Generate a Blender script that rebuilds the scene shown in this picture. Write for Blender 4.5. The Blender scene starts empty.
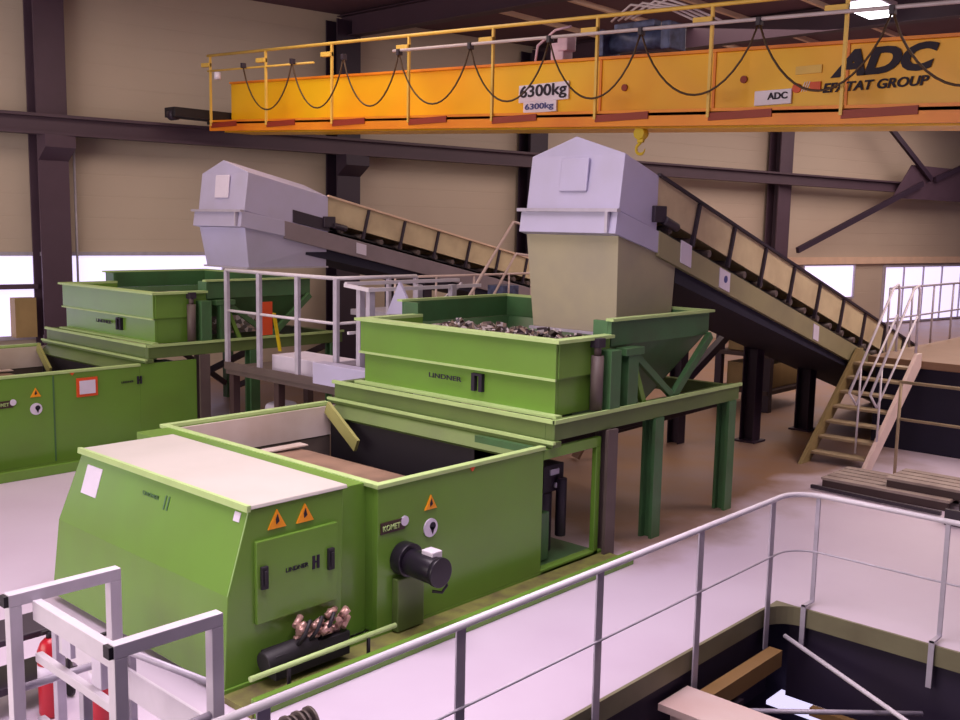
import bpy, bmesh, math, random
from mathutils import Vector, Matrix
random.seed(7)
SC = bpy.context.scene
COL = SC.collection
V = Vector

# ------------------------------------------------------------------ camera
CAMR = ((0.67767199, -0.08379815, 0.73057412),
        (-0.73510496, -0.1035802, 0.66999391),
        (0.01952876, -0.99108477, -0.13179383))     # columns: right, down, forward
cam_data = bpy.data.cameras.new('camera')
cam = bpy.data.objects.new('camera', cam_data)
COL.objects.link(cam)
cam_data.sensor_width = 36.0
cam_data.lens = 1002.6 / 960 * 36.0
cam_data.clip_end = 400
m = Matrix([[CAMR[i][0], -CAMR[i][1], -CAMR[i][2]] for i in range(3)]).to_4x4()
m.translation = V((0, 0, 3.6))
cam.matrix_world = m
SC.camera = cam

# ------------------------------------------------------------------ light
def lin(c):
    out = []
    for v in c:
        v /= 255.0
        out.append(v / 12.92 if v <= 0.04045 else ((v + 0.055) / 1.055) ** 2.4)
    return out

w = bpy.data.worlds.new('world'); SC.world = w; w.use_nodes = True
bg = w.node_tree.nodes['Background']
bg.inputs[0].default_value = (*lin((188, 168, 205)), 1)
bg.inputs[1].default_value = 0.34

def area(name, loc, target, sx, sy, power, col, spread=math.pi):
    d = bpy.data.lights.new(name, 'AREA'); d.shape = 'RECTANGLE'; d.size = sx; d.size_y = sy
    d.energy = power; d.color = lin(col); d.spread = spread
    o = bpy.data.objects.new(name, d); COL.objects.link(o); o.location = loc
    o.rotation_euler = (V(target) - V(loc)).to_track_quat('-Z', 'Y').to_euler()
    return o
area('daylight_front', (-9, 10, 4.4), (9, 11, 1.4), 14, 5, 1800, (252, 238, 226))
area('overhead_fill_front', (4.5, 5.5, 8.1), (5.0, 6.0, 0), 6, 6, 470, (255, 236, 246), 1.9)  # added overhead fill for the near floor; no skylight is modelled
area('overhead_fill_middle', (8, 14.0, 8.1), (8, 14.0, 0), 10, 5, 430, (255, 232, 215))  # added ceiling fill above the left machine, without a visible source
area('overhead_fill_side', (17, 1.0, 8.1), (17.0, 4.0, 0), 8, 4, 620, (255, 232, 222), 2.4)  # added fill to brighten the conveyor's near faces and the floor there
area('overhead_fill_rear', (30, 10, 8.1), (30, 11, 0), 24, 7, 1600, (255, 230, 218))  # added overhead fill that brightens the right part of the back wall

SC.view_settings.view_transform = 'Standard'
SC.view_settings.look = 'None'
SC.view_settings.gamma = 1
SC.view_settings.use_curve_mapping = False
SC.view_settings.exposure = 0.0

# ------------------------------------------------------------------ materials
def mat(name, c, rough=0.5, metal=0.0, c2=None, scale=6.0, amt=0.35, emit=0.0, bump=0.0, stretch=None):
    mt = bpy.data.materials.new(name); mt.use_nodes = True
    nt = mt.node_tree; b = nt.nodes['Principled BSDF']
    b.inputs['Roughness'].default_value = rough
    b.inputs['Metallic'].default_value = metal
    c = lin(c)
    c2 = lin(c2) if c2 else [v * 0.62 for v in c]
    tc = nt.nodes.new('ShaderNodeTexCoord')
    mp = nt.nodes.new('ShaderNodeMapping')
    if stretch: mp.inputs['Scale'].default_value = stretch
    n = nt.nodes.new('ShaderNodeTexNoise'); n.inputs['Scale'].default_value = scale; n.inputs['Detail'].default_value = 5
    r = nt.nodes.new('ShaderNodeValToRGB')
    r.color_ramp.elements[0].position = 0.38; r.color_ramp.elements[1].position = 0.72
    r.color_ramp.elements[0].color = (0, 0, 0, 1); r.color_ramp.elements[1].color = (amt, amt, amt, 1)
    mx = nt.nodes.new('ShaderNodeMix'); mx.data_type = 'RGBA'
    mx.inputs[6].default_value = (*c, 1); mx.inputs[7].default_value = (*c2, 1)
    L = nt.links.new
    L(tc.outputs['Object'], mp.inputs[0]); L(mp.outputs[0], n.inputs['Vector']); L(n.outputs['Fac'], r.inputs[0])
    L(r.outputs[0], mx.inputs[0]); L(mx.outputs[2], b.inputs['Base Color'])
    if bump:
        bp = nt.nodes.new('ShaderNodeBump'); bp.inputs['Strength'].default_value = bump
        L(n.outputs['Fac'], bp.inputs['Height']); L(bp.outputs[0], b.inputs['Normal'])
    if emit:
        b.inputs['Emission Color'].default_value = (*c, 1); b.inputs['Emission Strength'].default_value = emit
    return mt

M = dict(
    green=mat('green_paint', (102, 142, 54), 0.26, c2=(98, 124, 54), scale=1.6, amt=0.5),
    olive=mat('olive_green_and_shade', (92, 114, 58), 0.4, c2=(78, 92, 54), scale=1.6, amt=0.6),
    greenpale=mat('pale_green_edge', (170, 196, 128), 0.5, scale=4, amt=0.3),
    greendark=mat('weathered_green_steel', (66, 106, 66), 0.4, c2=(62, 80, 52), scale=3, amt=0.6),
    whitish=mat('pale_cover_sheet', (184, 178, 172), 0.5, c2=(172, 168, 160), scale=2, amt=0.5),
    liner=mat('worn_steel_liner', (206, 190, 186), 0.5, c2=(180, 156, 142), scale=1.6, amt=0.7),
    linerdark=mat('dark_worn_steel', (96, 84, 78), 0.5, c2=(46, 36, 40), scale=2, amt=0.7),
    black=mat('black_rubber', (26, 20, 30), 0.6, scale=8),
    blackgloss=mat('black_enamel', (30, 24, 36), 0.3, scale=8),
    ram=mat('ram_plate', (150, 118, 100), 0.5, c2=(96, 72, 64), scale=2, amt=0.8),
    strut=mat('ochre_green_strut', (160, 158, 96), 0.45, scale=3),
    rotor=mat('rotor_steel', (52, 42, 50), 0.5, c2=(28, 20, 26), scale=5, amt=0.7),
    galv=mat('galvanised_steel', (180, 172, 188), 0.42, 0.1, c2=(150, 142, 158), scale=7, amt=0.5),
    galvlight=mat('bright_galvanised_steel', (214, 206, 218), 0.4, 0.0, scale=5, amt=0.25),
    sheet=mat('hood_sheet_metal', (186, 180, 212), 0.45, 0.15, c2=(172, 166, 186), scale=1.5, amt=0.5),  # lavender cast of the front light is put into this base colour
    chute=mat('chute_sheet_metal', (168, 158, 132), 0.5, 0.1, c2=(136, 130, 124), scale=1.5, amt=0.5),
    cover=mat('conveyor_cover_sheet', (204, 186, 150), 0.5, 0.0, c2=(166, 144, 116), scale=2.5, amt=0.6),
    beamolive=mat('conveyor_beam', (146, 138, 104), 0.5, 0.0, c2=(120, 112, 92), scale=2, amt=0.5),
    beamgrey=mat('conveyor_beam_grey', (136, 122, 130), 0.5, 0.1, scale=2, amt=0.5),
    dark=mat('dark_steel', (44, 32, 48), 0.5, scale=3),
    belly=mat('shaded_underside', (22, 16, 44), 0.8, scale=3),  # near-black navy holds the shading of the underside in the colour
    column=mat('painted_column_steel', (82, 62, 78), 0.55, c2=(58, 42, 56), scale=1.5),
    columndark=mat('dark_column_steel', (48, 32, 52), 0.55, scale=1.5),
    runway=mat('runway_beam_steel', (76, 56, 70), 0.55, c2=(60, 42, 56), scale=1),
    rustcol=mat('brown_post_steel', (92, 78, 76), 0.55, c2=(66, 50, 54), scale=3),
    brown=mat('brown_steel', (64, 44, 46), 0.6, scale=3),
    yellow=mat('crane_yellow', (236, 186, 14), 0.4, c2=(228, 150, 12), scale=0.35, amt=0.9),
    orange=mat('crane_orange', (232, 140, 22), 0.45, c2=(196, 84, 18), scale=0.8, amt=0.7),
    redbrown=mat('dark_red_and_shadow', (140, 44, 22), 0.55, scale=2),
    railyellow=mat('handrail_yellow', (226, 184, 84), 0.45, scale=3),
    festoon=mat('festoon_rail', (196, 180, 186), 0.4, scale=3),
    cable=mat('cable_black', (70, 44, 20), 0.6),
    signwhite=mat('sign_white', (226, 216, 236), 0.4, amt=0.1),
    ink=mat('sign_ink', (26, 12, 38), 0.7),
    inkblue=mat('sign_ink_blue', (70, 72, 140), 0.5),
    signred=mat('sign_red', (214, 76, 28), 0.5),
    warn=mat('warning_orange', (236, 150, 20), 0.45, amt=0.2),
    paper=mat('paper_white', (212, 202, 222), 0.5, amt=0.15),
    plate=mat('nameplate_dark', (58, 34, 30), 0.5),
    red=mat('extinguisher_red', (176, 22, 40), 0.35, scale=3),
    copper=mat('copper_fitting', (190, 150, 142), 0.35, 0.4, scale=20, amt=0.8),
    dirt=mat('grimy_base_plate', (120, 122, 60), 0.7, c2=(84, 72, 50), scale=6, amt=0.9),
    wood=mat('pallet_wood', (164, 148, 142), 0.7, c2=(112, 94, 92), scale=3, amt=0.6),
    tread=mat('grating_tread', (176, 156, 128), 0.5, 0.15, scale=6, amt=0.5),
    stairolive=mat('stair_side', (142, 124, 84), 0.5, scale=3),
    stairpink=mat('stair_side_light', (212, 188, 184), 0.45, scale=4, amt=0.3),
    tan=mat('tan_steel', (128, 96, 74), 0.55, scale=3),
    beamlight=mat('pit_beam_pale', (206, 184, 182), 0.5, c2=(190, 150, 140), scale=2, amt=0.4),
    beamgold=mat('pit_beam_ochre', (136, 104, 62), 0.6, scale=3),
    fascia=mat('slab_edge_angle', (122, 118, 92), 0.55, c2=(94, 84, 66), scale=2, amt=0.6),
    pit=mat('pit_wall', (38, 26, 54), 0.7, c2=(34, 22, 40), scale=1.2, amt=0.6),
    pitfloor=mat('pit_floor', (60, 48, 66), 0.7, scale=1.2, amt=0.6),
    ceiling=mat('roof_deck', (96, 66, 82), 0.8, c2=(70, 46, 62), scale=0.4, amt=0.6),
    rafter=mat('roof_steel', (66, 44, 60), 0.6, scale=1),
    trim=mat('wall_trim', (226, 194, 170), 0.6, scale=2, amt=0.3),
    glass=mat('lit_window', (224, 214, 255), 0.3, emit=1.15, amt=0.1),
    lampglow=mat('lamp_glow', (250, 246, 255), 0.3, emit=4.0, amt=0.0),
    yellowbin=mat('yellow_plastic', (220, 190, 40), 0.4, amt=0.1),
    bluemach=mat('blue_grey_machinery', (84, 92, 128), 0.45, 0.2, c2=(40, 36, 60), scale=9, amt=0.8),
    pinkmach=mat('pale_pink_enamel', (214, 178, 196), 0.45, scale=6, amt=0.4),
    crate=mat('ochre_board', (150, 124, 84), 0.6, scale=3, amt=0.5),
)
M['concrete'] = mc = mat('floor_concrete', (200, 186, 206), 0.42, c2=(186, 168, 190), scale=0.5, amt=0.7)
# browner floor colour beside and behind the machines
nt = mc.node_tree; b = nt.nodes['Principled BSDF']; L = nt.links.new
tc = nt.nodes.new('ShaderNodeTexCoord'); sp = nt.nodes.new('ShaderNodeSeparateXYZ'); L(tc.outputs['Object'], sp.inputs[0])
nz = nt.nodes.new('ShaderNodeTexNoise'); nz.inputs['Scale'].default_value = 0.9; nz.inputs['Detail'].default_value = 6
L(tc.outputs['Object'], nz.inputs['Vector'])
def math_node(op, a, bb):
    n = nt.nodes.new('ShaderNodeMath'); n.operation = op
    for i, v in enumerate((a, bb)):
        if isinstance(v, (int, float)): n.inputs[i].default_value = v
        else: L(v, n.inputs[i])
    return n.outputs[0]
wob = math_node('MULTIPLY', math_node('SUBTRACT', nz.outputs['Fac'], 0.5), 2.6)
def ramp(src, lo, hi):
    n = nt.nodes.new('ShaderNodeMapRange'); n.inputs[1].default_value = lo; n.inputs[2].default_value = hi
    L(src, n.inputs[0]); return n.outputs[0]
fx = ramp(math_node('ADD', sp.outputs[0], wob), 8.3, 9.4)
fy = ramp(math_node('ADD', sp.outputs[1], wob), 5.4, 6.4)
fy2 = ramp(math_node('ADD', sp.outputs[0], wob), 17.5, 19.5)
fac = math_node('MAXIMUM', math_node('MULTIPLY', fx, fy), fy2)
src = b.inputs['Base Color'].links[0].from_socket
mx = nt.nodes.new('ShaderNodeMix'); mx.data_type = 'RGBA'
dr = nt.nodes.new('ShaderNodeValToRGB')
dr.color_ramp.elements[0].color = (*lin((136, 98, 54)), 1); dr.color_ramp.elements[0].position = 0.35
dr.color_ramp.elements[1].color = (*lin((130, 104, 92)), 1); dr.color_ramp.elements[1].position = 0.65
L(nz.outputs['Fac'], dr.inputs[0])
L(math_node('MULTIPLY', fac, 0.92), mx.inputs[0]); L(src, mx.inputs[6]); L(dr.outputs[0], mx.inputs[7])
L(mx.outputs[2], b.inputs['Base Color'])

# ribbed wall cladding: horizontal cassettes
M['cladding'] = mw = mat('wall_cladding', (190, 174, 158), 0.55, c2=(180, 162, 148), scale=0.3, amt=0.8)
nt = mw.node_tree; b = nt.nodes['Principled BSDF']; L = nt.links.new
tc = nt.nodes.new('ShaderNodeTexCoord'); sp = nt.nodes.new('ShaderNodeSeparateXYZ'); L(tc.outputs['Object'], sp.inputs[0])
def mn(op, a, bb=0.0):
    n = nt.nodes.new('ShaderNodeMath'); n.operation = op
    for i, v in enumerate((a, bb)):
        if isinstance(v, (int, float)): n.inputs[i].default_value = v
        else: L(v, n.inputs[i])
    return n.outputs[0]
saw = mn('FRACT', mn('MULTIPLY', sp.outputs[2], 2.2))
gro = mn('GREATER_THAN', saw, 0.94)
bp = nt.nodes.new('ShaderNodeBump'); bp.inputs['Strength'].default_value = 0.5; bp.invert = True; bp.inputs['Distance'].default_value = 0.03
L(gro, bp.inputs['Height']); L(bp.outputs[0], b.inputs['Normal'])

# ------------------------------------------------------------------ geometry helpers
ORG = {}
def box(bm, x0, x1, y0, y1, z0, z1):
    vs = [bm.verts.new(p) for p in ((x0, y0, z0), (x1, y0, z0), (x1, y1, z0), (x0, y1, z0), (x0, y0, z1), (x1, y0, z1), (x1, y1, z1), (x0, y1, z1))]
    for f in ((0, 3, 2, 1), (4, 5, 6, 7), (0, 1, 5, 4), (1, 2, 6, 5), (2, 3, 7, 6), (3, 0, 4, 7)):
        bm.faces.new([vs[i] for i in f])
    return vs
def hexa(bm, pts):
    vs = [bm.verts.new(p) for p in pts]
    for f in ((0, 3, 2, 1), (4, 5, 6, 7), (0, 1, 5, 4), (1, 2, 6, 5), (2, 3, 7, 6), (3, 0, 4, 7)):
        bm.faces.new([vs[i] for i in f])
def prism_y(bm, prof, y0, y1):      # profile in (x, z), clockwise or not: normals fixed later
    a = [bm.verts.new((x, y0, z)) for x, z in prof]; c = [bm.verts.new((x, y1, z)) for x, z in prof]
    n = len(prof); bm.faces.new(a); bm.faces.new(c[::-1])
    for i in range(n): bm.faces.new((a[i], c[i], c[(i + 1) % n], a[(i + 1) % n]))
def prism_x(bm, prof, x0, x1):      # profile in (y, z)
    a = [bm.verts.new((x0, y, z)) for y, z in prof]; c = [bm.verts.new((x1, y, z)) for y, z in prof]
    n = len(prof); bm.faces.new(a); bm.faces.new(c[::-1])
    for i in range(n): bm.faces.new((a[i], c[i], c[(i + 1) % n], a[(i + 1) % n]))
def bar(bm, p0, p1, w, h, up=(0, 0, 1)):
    p0, p1 = V(p0), V(p1); d = (p1 - p0).normalized(); up = V(up)
    if abs(d.dot(up)) > 0.98: up = V((1, 0, 0))
    s = d.cross(up).normalized(); u = s.cross(d).normalized()
    pts = []
    for p in (p0, p1):
        pts += [p - s * w / 2 - u * h / 2, p + s * w / 2 - u * h / 2, p + s * w / 2 + u * h / 2, p - s * w / 2 + u * h / 2]
    hexa(bm, pts)
def ibeam(bm, p0, p1, w, h, t=0.02, up=(0, 0, 1)):
    p0, p1 = V(p0), V(p1); d = (p1 - p0).normalized(); u0 = V(up)
    if abs(d.dot(u0)) > 0.98: u0 = V((0, 1, 0))
    s = d.cross(u0).normalized(); u = s.cross(d).normalized()
    bar(bm, p0, p1, t, h, u)
    for k in (-1, 1):
        o = u * k * (h / 2 - t / 2); bar(bm, p0 + o, p1 + o, w, t, u)
def tube(bm, pts, r, n=10, cap=True):
    pts = [V(p) for p in pts]; rings = []; prev = None
    for i, p in enumerate(pts):
        if i == 0: d = pts[1] - pts[0]
        elif i == len(pts) - 1: d = pts[-1] - pts[-2]
        else: d = (pts[i + 1] - p).normalized() + (p - pts[i - 1]).normalized()
        d.normalize()
        if prev is None:
            a = V((0, 0, 1)) if abs(d.z) < 0.9 else V((1, 0, 0)); s = d.cross(a).normalized()
        else:
            s = (prev - d * prev.dot(d)).normalized()
        prev = s; u = d.cross(s)
        rr = r[i] if isinstance(r, (list, tuple)) else r
        rings.append([bm.verts.new(p + (s * math.cos(2 * math.pi * k / n) + u * math.sin(2 * math.pi * k / n)) * rr) for k in range(n)])
    for a, c in zip(rings, rings[1:]):
        for k in range(n):
            f = bm.faces.new((a[k], a[(k + 1) % n], c[(k + 1) % n], c[k])); f.smooth = True
    if cap: bm.faces.new(rings[0][::-1]); bm.faces.new(rings[-1])
def NB(): return bmesh.new()
def obj(name, bm, material, parent=None, bevel=0.0, label=None):
    bmesh.ops.recalc_face_normals(bm, faces=bm.faces[:])
    if parent is not None:
        o0 = ORG.get(parent.name, V((0, 0, 0))); bmesh.ops.translate(bm, verts=bm.verts[:], vec=-o0)
    me = bpy.data.meshes.new(name); bm.to_mesh(me); bm.free()
    me.materials.append(material)
    o = bpy.data.objects.new(name, me); COL.objects.link(o)
    if parent is not None:
        o.parent = parent; ORG[o.name] = ORG.get(parent.name, V((0, 0, 0)))
    if bevel:
        md = o.modifiers.new('bevel', 'BEVEL'); md.width = bevel; md.segments = 2; md.limit_method = 'ANGLE'; md.angle_limit = math.radians(40)
    if label: o['label'] = label
    return o
def part(name, material, parent, fn, bevel=0.0, label=None):
    bm = NB(); fn(bm); return obj(name, bm, material, parent, bevel, label)
def thing(name, label, cat, loc, group=None):
    o = bpy.data.objects.new(name, None); COL.objects.link(o); o.location = loc
    o['label'] = label; o['category'] = cat
    if group: o['group'] = group
    ORG[o.name] = V(loc); o.empty_display_size = 0.2
    return o
def tag(o, label, cat, group=None, kind=None):
    o['label'] = label; o['category'] = cat
    if group: o['group'] = group
    if kind: o['kind'] = kind
    return o
def single(name, material, fn, label, cat, group=None, bevel=0.0, kind=None):
    bm = NB(); fn(bm)
    xs = [v.co for v in bm.verts]
    c = V((sum(v.x for v in xs) / len(xs), sum(v.y for v in xs) / len(xs), min(v.z for v in xs)))
    bmesh.ops.translate(bm, verts=bm.verts[:], vec=-c)
    o = obj(name, bm, material, None, bevel); o.location = c
    return tag(o, label, cat, group, kind)
def struct(name, material, fn):
    bm = NB(); fn(bm); o = obj(name, bm, material); o['kind'] = 'structure'; return o
def copy_tree(o, parent=None):
    c = o.copy(); COL.objects.link(c)
    if parent is not None: c.parent = parent
    for ch in list(o.children): copy_tree(ch, c)
    return c
FX = Matrix(((1, 0, 0), (0, 0, -1), (0, 1, 0)))       # text on a face looking -Y
FY = Matrix(((0, 0, -1), (-1, 0, 0), (0, 1, 0)))      # text on a face looking -X
def text(name, body, width, height, centre, face, material, parent, bold=0.0, shear=0.0):
    cu = bpy.data.curves.new(name, 'FONT'); cu.body = body; cu.align_x = 'CENTER'; cu.align_y = 'CENTER'
    cu.offset = bold; cu.shear = shear; cu.extrude = 0.012; cu.resolution_u = 4
    t = bpy.data.objects.new(name, cu); COL.objects.link(t)
    dg = bpy.context.evaluated_depsgraph_get(); me = bpy.data.meshes.new_from_object(t.evaluated_get(dg))
    bpy.data.objects.remove(t)
    xs = [v.co.x for v in me.vertices]; ys = [v.co.y for v in me.vertices]
    w0, w1, h0, h1 = min(xs), max(xs), min(ys), max(ys)
    for v in me.vertices:
        p = V(((v.co.x - (w0 + w1) / 2) * width / (w1 - w0), (v.co.y - (h0 + h1) / 2) * height / (h1 - h0), v.co.z * 0.3))
        v.co = face @ p + V(centre) - ORG.get(parent.name, V((0, 0, 0)))
    me.materials.clear(); me.materials.append(material)
    o = bpy.data.objects.new(name, me); COL.objects.link(o); o.parent = parent; ORG[o.name] = ORG.get(parent.name)
    return o

# ------------------------------------------------------------------ the setting
def Wy(x): return 22.3 - 0.17 * x
def wbox(bm, x0, x1, d0, d1, z0, z1):       # a block standing d0..d1 in front of the back wall
    hexa(bm, [(x0, Wy(x0) - d1, z0), (x1, Wy(x1) - d1, z0), (x1, Wy(x1) - d0, z0), (x0, Wy(x0) - d0, z0),
              (x0, Wy(x0) - d1, z1), (x1, Wy(x1) - d1, z1), (x1, Wy(x1) - d0, z1), (x0, Wy(x0) - d0, z1)])
EX, EY = 9.0, 4.22                           # the corner of the floor opening
def floor_fn(bm):
    box(bm, -6, 75, EY, 24, -0.17, 0)
    box(bm, EX, 75, -8, EY, -0.17, 0)
struct('floor', M['concrete'], floor_fn)
struct('wall_back', M['cladding'], lambda bm: wbox(bm, -6, 75, -0.3, 0, 0, 8.6))
struct('wall_right', M['cladding'], lambda bm: box(bm, 74, 74.3, -8, Wy(74) - 0.01, 0, 8.6))
struct('ceiling', M['ceiling'], lambda bm: box(bm, -6, 75, -8, 24, 8.6, 8.8))
def rafters(bm):
    for x in (9.3, 16.1, 22.2, 28, 33.5, 41):
        ibeam(bm, (x, -8, 8.3), (x, Wy(x) - 0.05, 8.3), 0.3, 0.5)
struct('trim_1', M['rafter'], rafters)
def purlins(bm):
    for y in range(-6, 18, 2): bar(bm, (4, y, 8.56), (60, y, 8.56), 0.1, 0.12)
struct('trim_2', M['trim'], purlins)
struct('trim_3', M['trim'], lambda bm: wbox(bm, 34.0, 60, 0.0, 0.14, 2.46, 2.72))
struct('trim_5', M['column'], lambda bm: wbox(bm, -5, 9.0, .12, .2, 2.16, 2.26))
# pit below the floor opening
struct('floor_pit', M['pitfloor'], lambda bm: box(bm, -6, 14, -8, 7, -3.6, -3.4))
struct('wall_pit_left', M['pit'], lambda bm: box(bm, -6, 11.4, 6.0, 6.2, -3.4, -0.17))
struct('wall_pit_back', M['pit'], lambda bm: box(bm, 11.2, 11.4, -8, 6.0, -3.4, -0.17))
def edge(bm):
    n = 8; pts = [(0, EY), (EX - 0.3, EY)]
    for k in range(1, n): a = math.pi / 2 * k / n; pts.append((EX - 0.3 + 0.3 * math.sin(a), EY - 0.3 + 0.3 * math.cos(a)))
    pts += [(EX, EY - 0.3), (EX, -8)]
    for (xa, ya), (xb, yb) in zip(pts, pts[1:]): bar(bm, (xa, ya - 0.0, -0.085), (xb, yb, -0.085), 0.03, 0.18)
    vs = [bm.verts.new((x, y, 0.004)) for x, y in pts[1:-1]] + [bm.verts.new((EX + .01, EY + .01, 0.004))]
    bm.faces.new(vs)
struct('trim_4', M['fascia'], edge)

# windows
def window(name, x0, x1, z0, z1, bars):
    o = struct(name, M['glass'], lambda bm: wbox(bm, x0, x1, 0.01, 0.04, z0, z1))
    def fr(bm):
        wbox(bm, x0 - .08, x1 + .08, 0.01, .1, z1, z1 + .08); wbox(bm, x0 - .08, x1 + .08, 0.01, .1, z0 - .08, z0)
        wbox(bm, x0 - .08, x0, 0.01, .1, z0, z1); wbox(bm, x1, x1 + .08, 0.01, .1, z0, z1)
        for xb in bars: wbox(bm, xb - .03, xb + .03, 0.04, .09, z0, z1)
    part('window_frame', M['galv'], o, fr)
    return o
window('window_1', -5.8, 13.0, 1.2, 2.83, [-3, 0, 3, 6])
window('window_2', 35.2, 38.4, 1.2, 2.4, [])
window('window_3', 40.6, 52, 0.1, 2.3, [42.0, 43.5, 45.0, 46.6, 48.2])

# ------------------------------------------------------------------ building steel
def column(x, wid, label, material, z1=8.4, bracket=True):
    t = thing('steel_column', label, 'column', (x, Wy(x) - 0.35, 0), None)
    def f(bm):
        y = Wy(x) - 0.25
        box(bm, x - wid / 2, x + wid / 2, y - 0.22, y - 0.18, 0, z1)
        box(bm, x - wid / 2, x + wid / 2, y + 0.18, y + 0.22, 0, z1)
        box(bm, x - 0.015, x + 0.015, y - 0.18, y + 0.18, 0, z1)
    part('shaft', material, t, f)
    part('base_plate', material, t, lambda bm: box(bm, x - wid * .7, x + wid * .7, Wy(x) - .6, Wy(x) - .02, 0, 0.03))
    if bracket:
        def g(bm):
            y = Wy(x) - 0.47
            prism_x(bm, [(y, 4.75), (y, 5.24), (y - 0.34, 5.24), (y - 0.34, 5.0)], x - wid * .5, x + wid * .5)
        part('bracket', material, t, g)
    return t
column(9.27, 0.62, 'purple-brown steel column at the left, rising beside the ribbon window', M['column'])
column(16.0, 0.72, 'dark steel column above the rear conveyor, between the two hoods', M['columndark'])
column(22.0, 0.75, 'dark steel column just left of the big pale hood', M['columndark'], bracket=False)
column(33.2, 0.95, 'tall steel column right of the hook, foot hidden by the conveyor', M['column'], bracket=False)
rb = single('runway_beam', M['runway'], lambda bm: (wbox(bm, 2, 60, 0.50, 0.80, 5.58, 5.64), wbox(bm, 2, 60, 0.63, 0.67, 5.3, 5.58), wbox(bm, 2, 60, 0.50, 0.80, 5.24, 5.3)),
            'long dark crane runway beam running level along the back wall', 'beam')
def wpt(x, z, d=1.05): return (x, Wy(x) - d, z)
single('diagonal_brace', M['columndark'], lambda bm: bar(bm, wpt(33.2, 3.0), wpt(41.0, 5.6), 0.12, 0.2), 'dark diagonal brace rising right from the tall column to the gusset plate', 'brace', 'wall braces')
single('diagonal_brace', M['columndark'], lambda bm: bar(bm, wpt(38.2, 7.7), wpt(41.6, 5.8), 0.12, 0.2), 'dark diagonal brace dropping right from behind the crane girder to the gusset plate', 'brace', 'wall braces')
single('diagonal_brace', M['columndark'], lambda bm: bar(bm, wpt(41.9, 5.8), wpt(47.5, 7.4), 0.12, 0.2), 'dark diagonal brace rising right from the gusset plate to the photo edge', 'brace', 'wall braces')
single('gusset_plate', M['column'], lambda bm: hexa(bm, [wpt(39.2, 5.0, .94), wpt(47, 5.0, .94), wpt(47, 5.0, .88), wpt(39.2, 5.0, .88), wpt(40.4, 6.3, .94), wpt(47, 6.3, .94), wpt(47, 6.3, .88), wpt(40.4, 6.3, .88)]),
       'large brown gusset plate joining the wall braces at upper right', 'plate')
single('downpipe', M['galv'], lambda bm: tube(bm, [wpt(9.78, 0, .2), wpt(9.78, 5.1, .2)], 0.025), 'thin pale pipe running down beside the leftmost steel column', 'pipe')
single('wall_cabinet', M['crate'], lambda bm: wbox(bm, 8.45, 8.85, .21, .45, 1.2, 2.0), 'small ochre cabinet on the wall left of the leftmost column', 'cabinet')

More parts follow.
